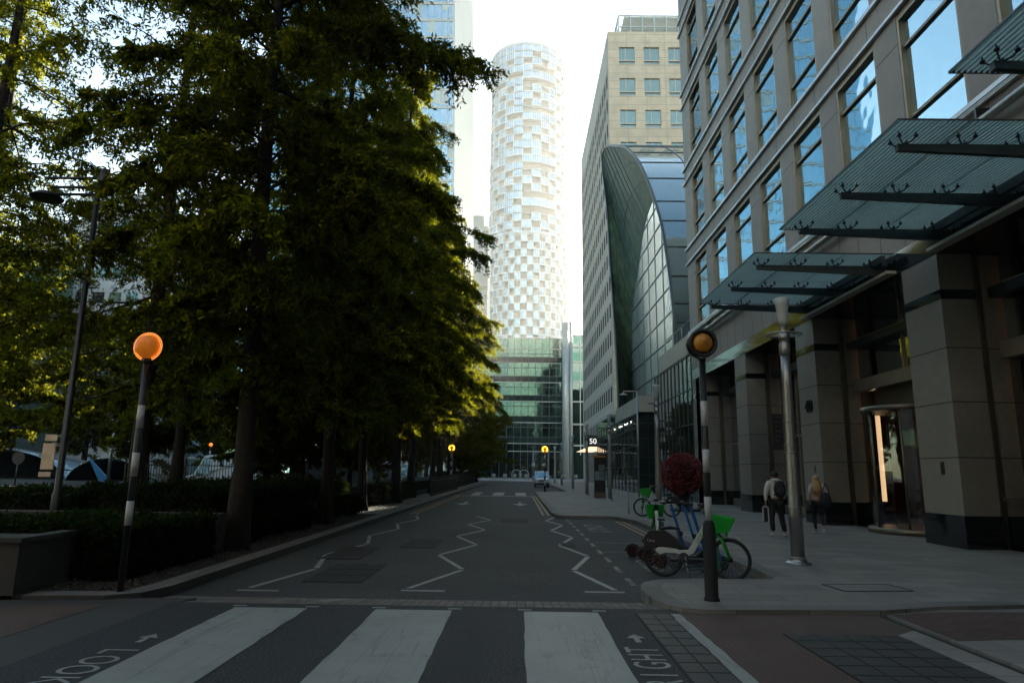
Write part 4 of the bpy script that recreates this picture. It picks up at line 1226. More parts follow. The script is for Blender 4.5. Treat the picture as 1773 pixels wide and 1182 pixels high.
for (x, y, l) in ((5.52, 27.19, 'steel lamp post with cone top overlapping the left side of the red ball sculpture'),
                  (5.55, 41.7, 'steel lamp post with cone top just right of the information totem'),
                  (5.05, 50.55, 'steel lamp post with cone top just left of the information totem'),
                  (5.25, 66.0, 'steel lamp post with cone top beside the pale columns, right of the white van'),
                  (5.25, 82.95, 'slim distant lamp post standing at the kerb right of the white van'),
                  (5.10, 96.0, 'slimmest lamp post seen directly beside the white van'),
                  (4.9, 112.0, 'farthest lamp post showing above the white van')):
    dup(L0, (x, y, .05), 0, l)
# slim square-armed lamp
t = thing('arm_lamp', 'slim lamp column with a short arm and flat disc lamp before the glass atrium', 'street lamp', (8.05, 46, .05))
m = MB(); m.tube([(0, 0, 0), (0, 0, 7.1)], .06, 10); m.build('pole', M['steel'], t)
m = MB(); m.bar((.05, 0, 7.1), (-.95, 0, 7.1), .06, .06); m.bar((-.25, 0, 6.5), (-.25, 0, 7.1), .03); m.tube([(-.93, 0, 7.1), (-.93, 0, 6.95)], .03, 6); m.build('arm', M['steel'], t)
m = MB(); m.lathe([(.05, .1), (.28, .0), (.27, -.05)], (-.93, 0, 6.88), 20); m.build('lamp_shade', M['frost'], t)
# small steel stand next to the lamp
t = thing('lean_rail', 'low steel hoop stand left of the parked green bicycle', 'cycle stand', (4.55, 28.5, .05))
m = MB(); m.tube([(0, 0, 0), (0, 0, .95), (.55, 0, .95), (.55, 0, 0)], .025, 8); m.build('hoop', M['steel'], t)

# information totem
t = thing('information_totem', 'tall black information totem with an orange top band and map panels', 'information sign', (5.35, 45.2, .05))
m = MB(); m.box(-.36, .36, -.09, .09, .38, 2.62); m.build('panel', M['black'], t)
m = MB(); m.box(-.37, .37, -.10, .10, 0, .38); m.build('plinth', M['brown'], t)
m = MB(); m.box(-.38, .38, -.11, .11, 2.62, 2.74); m.build('top_band', M['orange_band'], t)
m = MB(); m.box(-.32, .32, -.10, -.092, 1.15, 1.72); m.build('map', M['map_panel'], t)
m = MB(); m.box(-.07, .32, -.10, -.092, 1.76, 2.15); m.build('upper_map', M['map_panel'], t)
# sign plate on the office lamp post
t = thing('post_sign', 'dark notice plate with pale lines fixed to the near steel lamp post', 'sign', (5.07, 13.3, 2.5))
m = MB(); m.box(-.12, .07, -.02, .0, -.35, .35); m.build('plate', M['black'], t)
m = MB()
for i in range(6): m.box(-.09, .045 - .03 * (i % 3), -.024, -.0205, .27 - .09 * i, .30 - .09 * i)
m.build('notice_lines', M['steel_dark'], t)
m = MB(); m.torus((.23, .04, .2), .125, .008, 'z', 20, 4); m.torus((.23, .04, -.25), .13, .008, 'z', 20, 4); m.build('strap', M['steel'], t)
t = thing('collar_bracket', 'thin steel cross bar clamped on the near lamp post at shoulder height', 'bracket', (5.3, 13.34, 1.55))
m = MB(); m.bar((-.22, -.13, 0), (-.10, -.12, 0), .012); m.torus((0, 0, 0), .130, .006, 'z', 20, 4); m.build('bracket', M['steel'], t)
# far bollards, stands, signs
B0 = None
for i, (x, y) in enumerate(((-5.6, 157), (-3.0, 157), (-.8, 157), (1.75, 157), (10.3, 155), (12.9, 155), (15.5, 153))):
    lab = ['leftmost of the far round stone bollards before the glass block', 'second of the far round stone bollards from the trees', 'far round stone bollard just left of the ring shaped stand', 'far round stone bollard just right of the ring shaped stand', 'far stone bollard between the lamp posts right of the van', 'far stone bollard by the tall pale columns', 'far stone bollard beside the granite columns of the beige block'][i]
    if B0 is None:
        B0 = thing('bollard', lab, 'bollard', (x, y, .055), 0, 'stone bollards across the far plaza')
        m = MB(); m.lathe([(.42, 0), (.42, .98), (.36, 1.08)], (0, 0, 0), 16); m.build('shaft', M['granite_pier'], B0)
        m = MB(); m.lathe([(.44, .78), (.44, .86)], (0, 0, 0), 16); m.build('band', M['steel'], B0)
    else: dup(B0, (x, y, .055), 0, lab)
t = thing('ring_sculpture', 'thin metal ring stand between the far bollards', 'sculpture', (0.55, 152, .055))
for dx in (-.9, .75):
    m = MB(); m.torus((dx, 0, .95), 1.05, .07, 'y', 28, 6, 0, PI); m.tube([(dx - 1.05, 0, .95), (dx - 1.0, 0, 0)], .06, 6); m.tube([(dx + 1.05, 0, .95), (dx + 1.0, 0, 0)], .06, 6); m.build('ring', M['steel'], t)
m = MB(); m.tube([(0, 0, 0), (0, 0, 1.6)], .07, 6); m.build('stem', M['steel'], t)
t = thing('sign_post', 'small pale street sign on a pole before the far glass block', 'sign', (3.1, 140, .055))
m = MB(); m.tube([(0, 0, 0), (0, 0, 3.4)], .05, 6); m.build('pole', M['steel'], t)
m = MB(); m.box(-.3, .3, -.06, -.02, 2.7, 3.4); m.build('plate', M['post_white'], t)
for i, (x, y, h, l) in enumerate(((2.72, 125, 6.2, 'thin far pole directly above the white van'), (12.6, 125, 5.2, 'thin dark camera pole right of the pale columns'))):
    t = thing('street_pole', l, 'pole', (x, y, .05))
    m = MB(); m.tube([(0, 0, 0), (0, 0, h)], .10, 6); m.build('pole', M['steel'], t)
    m = MB(); m.box(-.5, .15, -.15, .15, h - .3, h); m.build('head', M['steel_dark'], t)

# ================================================================== VANS
def van(loc, rz, label, L=4.4, W=1.80, H=1.84, roof_bars=True):
    """front faces -Y"""
    t = thing('white_van', label, 'van', loc, rz)
    prof = [(-L / 2, .35), (-L / 2 - .02, .62), (-L / 2 + .05, .92), (-L / 2 + .85, 1.12), (-L / 2 + 1.55, H - .06), (-L / 2 + 1.9, H), (L / 2 - .15, H), (L / 2, H - .25), (L / 2, .35)]
    m = MB(); n = len(prof)
    def sec(f):   # half width at height
        return lambda z: W / 2 * (1 - max(0, z - 1.0) * .13) * f
    hw = sec(1)
    b = 0
    for s in (-1, 1):
        for (y, z) in prof:
            x = s * (hw(z) - (.10 if y < -L / 2 + .2 else 0)); m.v.append((x, y, z))
    m.face(range(n)); m.face(range(2 * n - 1, n - 1, -1))
    for i in range(n):
        j = (i + 1) % n; m.face((i, j, n + j, n + i))
    bo = m.build('body', M['white'], t)
    bv = bo.modifiers.new('bevel', 'BEVEL'); bv.width = .05; bv.segments = 3; bv.limit_method = 'ANGLE'; bv.angle_limit = R_(20)
    def onside(pts, s, off=.006): return [(s * (hw(z) + off), y, z) for y, z in pts]
    # windscreen
    y0, z0, y1, z1 = -L / 2 + .88, 1.15, -L / 2 + 1.5, H - .10
    m = MB(); m.quad((-hw(z0) + .10, y0 - .02, z0), (hw(z0) - .10, y0 - .02, z0), (hw(z1) - .12, y1 - .02, z1), (-hw(z1) + .12, y1 - .02, z1))
    m.v = [(a, b_ - .012, c + .012) for a, b_, c in m.v]; m.build('windscreen', M['windscreen'], t, fix=False)
    for s in (-1, 1):
        m = MB(); p = onside([(-L / 2 + 1.0, 1.12), (-L / 2 + 2.05, 1.12), (-L / 2 + 2.05, H - .2), (-L / 2 + 1.55, H - .2)], s, .008); m.quad(*p); m.build('side_window', M['windscreen'], t, fix=False)
        m = MB(); m.box(s * (W / 2 + .03), s * (W / 2 + .21), -L / 2 + 1.05, -L / 2 + 1.17, 1.08, 1.30); m.build('wing_mirror', M['white'], t)
        m = MB(); m.add([(s * (W / 2 - .42), -L / 2 - .015, .78), (s * (W / 2 - .13), -L / 2 + .02, .80), (s * (W / 2 - .11), -L / 2 + .10, .98), (s * (W / 2 - .34), -L / 2 + .045, .93)], [(0, 1, 2, 3)]); m.v = [(a, b_ - .02, c) for a, b_, c in m.v]; m.build('headlight', M['headlamp'], t, fix=False)
        m = MB(); m.box(s * (W / 2 - .28), s * (W / 2 - .15), -L / 2 - .05, -L / 2 - .01, .45, .55); m.build('fog_light', M['headlamp'], t)
    m = MB(); m.add([(-.42, -L / 2 - .025, .66), (.42, -L / 2 - .025, .66), (.50, -L / 2 + .0, .84), (-.50, -L / 2 + .0, .84)], [(0, 1, 2, 3)]); m.v = [(a, b_ - .012, c) for a, b_, c in m.v]; m.build('grille', M['black_plastic'], t, fix=False)
    m = MB(); m.box(-W / 2 + .06, W / 2 - .06, -L / 2 - .045, -L / 2 + .3, .24, .50); m.build('bumper', M['black_plastic'], t)
    m = MB(); m.box(-.26, .26, -L / 2 - .055, -L / 2 - .046, .50, .61); m.build('number_plate', M['post_white'], t)
    for y in (-L / 2 + .75, L / 2 - .8):
        for s in (-1, 1):
            m = MB(); m.lathe([(.15, -.1), (.31, -.1), (.325, -.07), (.325, .07), (.31, .1), (.15, .1)], (s * (W / 2 - .13), y, .325), 24, 'x'); w = m.build('wheel', M['black_rubber'], t)
            m = MB(); m.lathe([(.0, 0), (.19, .012), (.20, .0)], (s * (W / 2 - .025), y, .325), 16, 'x'); m.build('rim', M['steel'], w)
    if roof_bars:
        for y in (-.4, .6):
            m = MB(); m.bar((-W / 2 + .22, y, H + .08), (W / 2 - .22, y, H + .08), .05); m.bar((-W / 2 + .25, y, H - .02), (-W / 2 + .25, y, H + .08), .05); m.bar((W / 2 - .25, y, H - .02), (W / 2 - .25, y, H + .08), .05); m.build('roof_bar', M['steel_dark'], t)
    return t
van((2.82, 80.5 + 2.2, RZ), 0, 'small white van with roof bars parked in the far kerbside bay facing the camera')
van((-22.0, 51.5, .05), -PI / 2, 'tall white panel van parked behind the park railings on the left', 5.6, 2.0, 2.55, False)
van((-14.5, 48.5, .05), -PI / 2, 'dark parked van half hidden behind the tree trunks and railings', 4.6, 1.9, 2.05, False)

# ================================================================== LEFT PARK
def railing(a, b, label, h=1.15, z=.05, step=.13):
    a = Vector((*a, z)); b = Vector((*b, z)); L = (b - a).length; d = (b - a) / L
    t = thing('iron_railing', label, 'railing', a)
    m = MB()
    for zz in (.12, h - .14): m.bar(Vector((0, 0, zz)), d * L + Vector((0, 0, zz)), .03, .04)
    m.build('rail', M['black'], t)
    m = MB(); n = int(L / step)
    for i in range(n + 1):
        p = d * (L * i / n); m.bar((p.x, p.y, 0), (p.x, p.y, h), .022); m.add([(p.x - .02, p.y - .02, h), (p.x + .02, p.y - .02, h), (p.x + .02, p.y + .02, h), (p.x - .02, p.y + .02, h), (p.x, p.y, h + .09)], [(0, 1, 4), (1, 2, 4), (2, 3, 4), (3, 0, 4), (3, 2, 1, 0)])
    m.build('picket', M['black'], t)
    n = max(1, int(L / 2.4))
    for i in range(n + 1):
        p = d * (L * i / n); m = MB(); m.bar((p.x, p.y, 0), (p.x, p.y, h + .08), .07); m.ball((p.x, p.y, h + .12), .05, 8, 6); m.build('post', M['black'], t)
railing((-17.5, 30.5), (-9.2, 30.0), 'black iron railing across the park in front of the parked white van', 1.05, .85)
railing((-5.55, 44), (-5.45, 62), 'black iron railing along the kerb beside the far left crossing post', 1.15, .05)
t = thing('planter_wall', 'grey stone planter wall corner at the far left edge of the pavement', 'wall', (-6.3, 9, 0))
m = MB(); m.prism([(-2.4, 0), (-.12, 0), (-.12, .5), (-.5, 5), (-2.4, 5)], 0, .70); m.build('wall', M['kerbside'], t)
m = MB(); m.prism([(-2.45, -.05), (-.07, -.05), (-.07, .5), (-.45, 5.05), (-.62, 5.05), (-.28, .3), (-2.45, .3)], .70, .76); m.build('coping', M['kerbside'], t)
t = thing('garden_wall', 'dark low retaining wall of the park behind the hedge', 'wall', (-9, 13.5, 0))
m = MB(); m.box(-40, 3.2, 0, .35, .04, .80); m.build('wall', M['kerbside'], t)
mb = MB(); mb.prism([(-60, 13.86), (-6.5, 13.86), (-6.5, 26), (-8.5, 26.2), (-8.5, 99), (-60, 99)], .0, .75)
struct(mb.build('park_lawn_terrain', M['soil']))

# leaf masses
def leaf_cloud(name, pts, size, mat, parent=None, seed=1, droop=.3, asp=.28):
    r = np.random.default_rng(seed); P_ = np.asarray(pts, float); n = len(P_)
    d = r.normal(size=(n, 3)); d[:, 2] -= droop * 2.2; d /= np.linalg.norm(d, axis=1)[:, None]
    e = r.normal(size=(n, 3)); e -= (e * d).sum(1)[:, None] * d; e /= np.linalg.norm(e, axis=1)[:, None]
    L = (size * r.uniform(.6, 1.3, n))[:, None]; W = L * asp
    V = np.stack([P_, P_ + d * L * .5 + e * W * .5, P_ + d * L, P_ + d * L * .5 - e * W * .5], 1).reshape(-1, 3)
    me = bpy.data.meshes.new(name)
    me.vertices.add(4 * n); me.vertices.foreach_set('co', V.astype(np.float32).ravel())
    me.loops.add(4 * n); me.loops.foreach_set('vertex_index', np.arange(4 * n, dtype=np.int32))
    me.polygons.add(n); me.polygons.foreach_set('loop_start', np.arange(0, 4 * n, 4, dtype=np.int32))
    me.update(calc_edges=True); me.materials.append(mat)
    o = bpy.data.objects.new(name, me); COL.objects.link(o)
    if parent: o.parent = parent
    return o
def hedge(x0, x1, y0, y1, z0, z1, n, label, seed):
    t = thing('hedge', label, 'hedge', ((x0 + x1) / 2, y0, z0))
    r = np.random.default_rng(seed)
    # shell-biased points in a box with a bumpy surface
    u = r.uniform(size=(n, 3)); f = r.integers(0, 3, n)
    u[f == 0, 0] = np.round(u[f == 0, 0]); u[f == 1, 1] *= .03; u[f == 2, 2] = 1
    w, d, h = x1 - x0, y1 - y0, z1 - z0
    p = np.stack([(u[:, 0] - .5) * w, u[:, 1] * d, u[:, 2] * h], 1) + r.normal(scale=.035, size=(n, 3))
    p[:, 2] += .05 * np.sin(p[:, 1] * 2.1) + .04 * np.sin(p[:, 0] * 3.3 + p[:, 1])
    leaf_cloud('foliage', p, .085, M['hedge_leaf'], t, seed, 0, .55)
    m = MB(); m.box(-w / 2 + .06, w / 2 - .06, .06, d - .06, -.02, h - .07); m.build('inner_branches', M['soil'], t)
hedge(-8.6, -5.75, 10.2, 13.2, .04, .80, 26000, 'dark clipped hedge behind the left striped crossing post', 3)
hedge(-9.2, -6.4, 14.6, 26, .75, 1.25, 26000, 'dark hedge topping the low wall beside the big tree trunk', 4)
hedge(-24, -9.3, 14.6, 17.0, .75, 1.12, 30000, 'long dark hedge across the park at the far left', 5)
hedge(-7.4, -6.3, 33, 43, .04, .9, 12000, 'dark roadside hedge before the kerb railing', 6)
hedge(-8.2, -6.0, 64, 98, .04, 1.5, 16000, 'dark distant hedge between the far trees and the kerb', 8)
# leaf litter on the bed
r = np.random.default_rng(11); n = 5200
p = np.stack([r.uniform(-6.9, -5.2, n), 9.4 + 30 * r.uniform(0, 1, n) ** 1.6, np.full(n, .055)], 1)
stuff(leaf_cloud('fallen_leaves', p, .045, plain('dry_leaf', (.07, .055, .035), .8, 0, .5, 40), None, 5, 0, .7))

# park lamps
t = thing('park_lamp', 'tall dark lamp column with a double bracket arm among the leaves on the left', 'street lamp', (-9.5, 14.2, 0))
m = MB(); m.tube([(0, 0, 0), (0, 0, 1.1), (0, 0, 1.15), (0, 0, 8.1)], [.10, .095, .07, .055], 14); m.build('pole', M['black'], t)
m = MB()
for z, l in ((8.05, 1.25), (7.83, 1.1), (7.66, .95)): m.tube([(.05, 0, z), (-l, 0, z)], .035, 8)
m.tube([(.1, 0, 7.6), (.1, 0, 8.25)], .10, 8); m.build('arm', M['black'], t)
m = MB(); m.lathe([(.03, .16), (.20, .10), (.34, .0), (.32, -.03)], (-1.15, 0, 7.58), 20); m.build('lamp_shade', M['black'], t)
t = thing('banner', 'pale cloth banner hanging on the dark park lamp column', 'banner', (-9.57, 14.05, .15))
m = MB(); m.box(-.26, .0, 0, .02, 1.45, 1.98); m.box(-.24, .01, 0, .02, 2.03, 2.16); m.box(-.28, -.03, 0, .02, 1.30, 1.40); m.build('cloth', M['banner'], t)
t = thing('park_lamp', 'slim pale lamp post with a cone top standing deep in the left park', 'street lamp', (-23.9, 40, .75))
m = MB(); m.tube([(0, 0, 0), (0, 0, 3.3)], .09, 10); m.build('pole', M['steel'], t)
m = MB(); m.lathe([(.09, 3.3), (.16, 3.5), (.20, 3.95)], (0, 0, 0), 14); m.build('lamp_shade', M['frost'], t)
# station canopy: shallow glass shells
def shell(loc, rz, w, l, h, label, matn, rib=True):
    t = thing('station_canopy', label, 'canopy', loc, rz)
    n = 14; m = MB(); m.smooth = True
    for j in range(9):
        y = l * j / 8
        for i in range(n + 1):
            a = PI * i / n; s = 1 - .55 * j / 8
            m.v.append((-w / 2 * math.cos(a) * s, y, h * math.sin(a) * s))
    for j in range(8):
        for i in range(n):
            a = j * (n + 1) + i; m.face((a, a + 1, a + n + 2, a + n + 1))
    o = m.build('glazing', M[matn], t); so = o.modifiers.new('thickness', 'SOLIDIFY'); so.thickness = .06
    m = MB()
    for i in range(0, n + 1, 2):
        a = PI * i / n; m.tube([(-w / 2 * math.cos(a) * (1 - .55 * j / 8), l * j / 8, h * math.sin(a) * (1 - .55 * j / 8) + .03) for j in range(9)], .07, 5)
    m.build('rib', M['steel'], t)
shell((-37.0, 47, .3), -.12, 13.5, 14, 2.6, 'bright curved glass canopy roof low at the far left of the park', 'canopy_white')
shell((-26.5, 44, .3), .15, 5.0, 7, 1.9, 'small pale glazed canopy deep in the park right of the bright one', 'glass_green')
t = thing('sail_panel', 'blue triangular sail panel low in the left park', 'panel', (-25.6, 42, .3))
m = MB(); m.prism([(-.9, 1.95), (1.0, .2), (.1, .2)], 0, .08, 'y'); m.build('panel', M['canopy_blue'], t)
t = thing('round_sign', 'dark round sign on a thin pole at the far left edge', 'sign', (-22.0, 30, .79))
m = MB(); m.tube([(0, 0, 0), (0, 0, 1.2)], .03, 6); m.build('pole', M['steel_dark'], t)
m = MB(); m.lathe([(.28, -.02), (.28, .02)], (0, 0, 1.2), 20, 'y'); m.build('disc', M['steel_dark'], t)
t = thing('parapet', 'dark long wall with a pale coping running behind the tree trunks', 'wall', (-8.5, 46.5, .05))
m = MB(); m.box(-6.5, -2.2, 0, .3, 0, 2.1); m.build('wall', M['kerbside'], t)
m = MB(); m.box(-6.6, -2.1, -.05, .35, 2.1, 2.2); m.build('coping', M['granite_pier'], t)

# ================================================================== TREES
def make_tree(H, base, Rmax, nb, seed, dens=1.0, size=.15, droop=.35, mat='leaf_needle', trunk_r=.22, rise=.25, asp=.26, zprof=1.2, thin=0.0, extra=()):
    r = np.random.default_rng(seed); rp = random.Random(seed)
    m = MB(); m.smooth = True
    bend = [(math.sin(z * .35 + seed) * .06, math.cos(z * .28 + seed * 2) * .06) for z in np.linspace(0, H, 14)]
    zs = np.linspace(0, H, 14)
    m.tube([(b[0], b[1], z) for b, z in zip(bend, zs)], [max(.02, trunk_r * (1.35 if i == 0 else 1) * (1 - z / H) ** .8 + .015) for i, z in enumerate(zs)], 12)
    # flared, ridged foot
    for a in range(0, 360, 51):
        m.tube([(math.cos(R_(a)) * trunk_r * 1.5, math.sin(R_(a)) * trunk_r * 1.5, -.05), (math.cos(R_(a)) * trunk_r * .95, math.sin(R_(a)) * trunk_r * .95, .35), (math.cos(R_(a)) * trunk_r * .75, math.sin(R_(a)) * trunk_r * .75, 1.6)], [trunk_r * .35, trunk_r * .3, .02], 6)
    pts = []
    for i in range(nb + len(extra)):
        u = (i + rp.random()) / nb; z0 = base + (H - base - .2) * u
        az = i * 2.39996 + rp.uniform(-.4, .4)
        prof = (1 - u ** zprof) * (.55 + .45 * min(1, u * 4)) + .06
        L = Rmax * prof * rp.uniform(.42, 1.22)
        if i >= nb: z0, az, L = extra[i - nb]; u = z0 / H
        elif rp.random() < thin: continue
        if L < .25: L = .25
        rise_, droop_ = rise * rp.uniform(-.4, 2.2), droop * rp.uniform(.7, 1.6)
        ca, sa = math.cos(az), math.sin(az); cur = rp.uniform(-.3, .3)
        def pos(t):
            a = az + cur * t * t
            zz = z0 + L * (rise_ * t - (droop_ + rise_ * .2) * t * t) + .06 * math.sin(7 * t + i)
            return (math.cos(a) * L * t, math.sin(a) * L * t, zz)
        path = [pos(t) for t in (0, .2, .4, .6, .8, 1)]
        rb = max(.012, trunk_r * .26 * (1 - u) ** .5 * (L / Rmax) ** .5)
        m.tube(path, [rb, rb * .85, rb * .65, rb * .45, rb * .3, .006], 5, cap=False)
        nt = int(L * 7 * dens) + 4
        for k in range(nt):
            t = .12 + .90 * rp.random() ** .75; p0 = np.array(pos(min(t, 1.02)))
            side = rp.choice((-1, 1)); an = az + cur * t * t + side * rp.uniform(.4, 1.3)
            l = rp.uniform(.35, .95) * (1.15 - .5 * t) * (.6 + .4 * L / Rmax)
            ns = int(l * 24 * dens) + 3
            tt = np.linspace(.05, 1, ns) + r.uniform(-.03, .03, ns)
            q = p0[None, :] + np.stack([math.cos(an) * l * tt, math.sin(an) * l * tt, -l * droop * 1.5 * tt ** 2 + rp.uniform(-1.0, .25) * l * tt], 1)
            q += r.normal(scale=.022, size=q.shape)
            pts.append(np.repeat(q, 3, 0))
    pts = np.concatenate(pts); pts += r.normal(scale=.036, size=pts.shape)
    return m, pts
def tree_thing(spec, loc, rz, label, scale=1, name='conifer_tree', group=None):
    t = thing(name, label, 'tree', loc, rz, group)
    m, pts = make_tree(**spec)
    m.build('trunk', M['bark'], t, fix=False)
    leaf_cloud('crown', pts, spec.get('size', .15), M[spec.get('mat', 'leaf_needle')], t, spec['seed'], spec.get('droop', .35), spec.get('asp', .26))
    t.scale = (scale,) * 3
    return t, len(pts)
SA = dict(H=22, base=3.3, zprof=2.2, Rmax=3.7, nb=112, seed=1, extra=((11.0, -.32, 4.9), (11.4, -.2, 4.3), (12.4, -.6, 4.2), (9.3, -.1, 4.0)), dens=1.75, size=.135, asp=.34, trunk_r=.19)
SB = dict(H=21.0, base=3.5, zprof=2.0, Rmax=4.0, nb=108, seed=2, dens=1.75, size=.135, asp=.34, trunk_r=.18)
SC = dict(H=19.0, base=4.0, zprof=1.8, Rmax=4.3, nb=94, seed=3, dens=1.65, size=.135, asp=.34, trunk_r=.17, droop=.28)
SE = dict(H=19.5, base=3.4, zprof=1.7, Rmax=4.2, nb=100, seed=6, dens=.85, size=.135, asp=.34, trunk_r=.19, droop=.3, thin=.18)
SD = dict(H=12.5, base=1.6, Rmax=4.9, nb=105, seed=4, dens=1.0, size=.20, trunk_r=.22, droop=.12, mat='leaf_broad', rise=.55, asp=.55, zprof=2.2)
G = 'trees along the park edge of the street'
GB = 'trees deeper in the park'
tA, nA = tree_thing(SA, (-5.75, 14.2, 0), 0.3, 'tall conifer with the thick dark trunk nearest the crossing, left of the road', group=G)
tB, nB = tree_thing(SB, (-5.9, 21.2, .05), 1.1, 'second tall feathery conifer along the left kerb', group=G)
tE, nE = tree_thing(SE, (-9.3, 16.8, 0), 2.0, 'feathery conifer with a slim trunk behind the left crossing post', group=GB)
tC, nC = tree_thing(SC, (-6.3, 28.0, .05), .7, 'third conifer along the left kerb, its edge catching sunlight', group=G)
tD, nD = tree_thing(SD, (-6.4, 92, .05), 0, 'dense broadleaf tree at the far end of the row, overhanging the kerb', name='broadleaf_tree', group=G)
print('leaves', nA, nB, nC, nD)
spots = [
 (tA, -6.2, 35.0, 2.4, 1.18, 'fourth conifer along the left kerb, sunlit yellow on the street side', G),
 (tB, -6.5, 42.0, 4.0, 1.12, 'fifth conifer along the left kerb, sunlit yellow on the street side', G),
 (tC, -6.2, 49.5, 5.2, 1.05, 'sixth conifer along the left kerb, just before the far crossing', G),
 (tA, -6.6, 57.5, .9, 1.2, 'conifer beside the far left crossing post', G),
 (tB, -6.6, 66.0, 2.9, 1.12, 'conifer just past the far left crossing post', G),
 (tC, -6.9, 75.0, 1.9, 1.1, 'conifer second past the far left crossing post', G),
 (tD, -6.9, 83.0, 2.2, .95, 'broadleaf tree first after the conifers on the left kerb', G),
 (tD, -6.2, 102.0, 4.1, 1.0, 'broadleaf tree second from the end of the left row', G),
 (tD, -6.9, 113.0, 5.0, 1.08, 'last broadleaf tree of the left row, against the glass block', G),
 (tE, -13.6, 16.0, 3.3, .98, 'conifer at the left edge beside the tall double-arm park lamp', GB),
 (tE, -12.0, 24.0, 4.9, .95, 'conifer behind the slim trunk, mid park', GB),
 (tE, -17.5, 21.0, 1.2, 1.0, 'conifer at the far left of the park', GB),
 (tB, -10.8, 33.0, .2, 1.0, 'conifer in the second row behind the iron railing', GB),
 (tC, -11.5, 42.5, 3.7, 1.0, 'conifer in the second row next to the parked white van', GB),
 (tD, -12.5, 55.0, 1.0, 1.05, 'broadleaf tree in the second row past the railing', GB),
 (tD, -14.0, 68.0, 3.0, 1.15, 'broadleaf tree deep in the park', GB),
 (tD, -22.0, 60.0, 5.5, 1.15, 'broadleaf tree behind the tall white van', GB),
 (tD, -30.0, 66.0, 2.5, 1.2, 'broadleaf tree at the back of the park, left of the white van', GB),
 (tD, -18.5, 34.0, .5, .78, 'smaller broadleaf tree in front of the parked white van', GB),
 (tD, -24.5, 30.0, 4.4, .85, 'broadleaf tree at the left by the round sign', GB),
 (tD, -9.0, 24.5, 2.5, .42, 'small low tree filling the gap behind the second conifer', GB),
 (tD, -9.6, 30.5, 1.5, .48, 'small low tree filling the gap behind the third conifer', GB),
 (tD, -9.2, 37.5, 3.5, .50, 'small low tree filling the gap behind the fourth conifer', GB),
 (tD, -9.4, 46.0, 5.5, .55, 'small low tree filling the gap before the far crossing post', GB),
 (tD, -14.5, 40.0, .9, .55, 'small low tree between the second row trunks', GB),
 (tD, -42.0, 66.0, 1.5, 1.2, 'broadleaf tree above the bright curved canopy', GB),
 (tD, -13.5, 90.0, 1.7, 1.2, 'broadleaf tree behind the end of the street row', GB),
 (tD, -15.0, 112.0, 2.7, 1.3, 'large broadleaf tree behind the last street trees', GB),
]
for (src, x, y, a, s, l, g) in spots:
    dup(src, (x, y, .05 if x > -7 or y > 99 else .7), a, l, g, s)
# young shrubs along the bed
sh = thing('shrub', 'low dark shrub in the bed nearest the big trunk', 'shrub', (-6.2, 15.9, .05), 0, 'low shrubs in the roadside bed')
r = np.random.default_rng(21); q = r.normal(size=(5200, 3)); q /= np.linalg.norm(q, axis=1)[:, None]; q *= (r.uniform(.4, 1, 5200) ** .4)[:, None] * [.55, .6, .42]; q[:, 2] += .38
leaf_cloud('foliage', q, .07, M['hedge_leaf'], sh, 9, 0, .5)
m = MB()
for a in range(5): m.tube([(0, 0, -.05), (.25 * math.cos(a * 1.3), .25 * math.sin(a * 1.3), .45)], .012, 5)
m.build('stem', M['bark'], sh)
for i, (x, y) in enumerate(((-6.3, 17.6), (-6.1, 19.0), (-6.4, 23.4), (-6.2, 25.6))):
    dup(sh, (x, y, .05), i * 1.3, ['low dark shrub second from the big trunk', 'low dark shrub just before the second conifer', 'low dark shrub just past the second conifer', 'low dark shrub before the third conifer'][i])
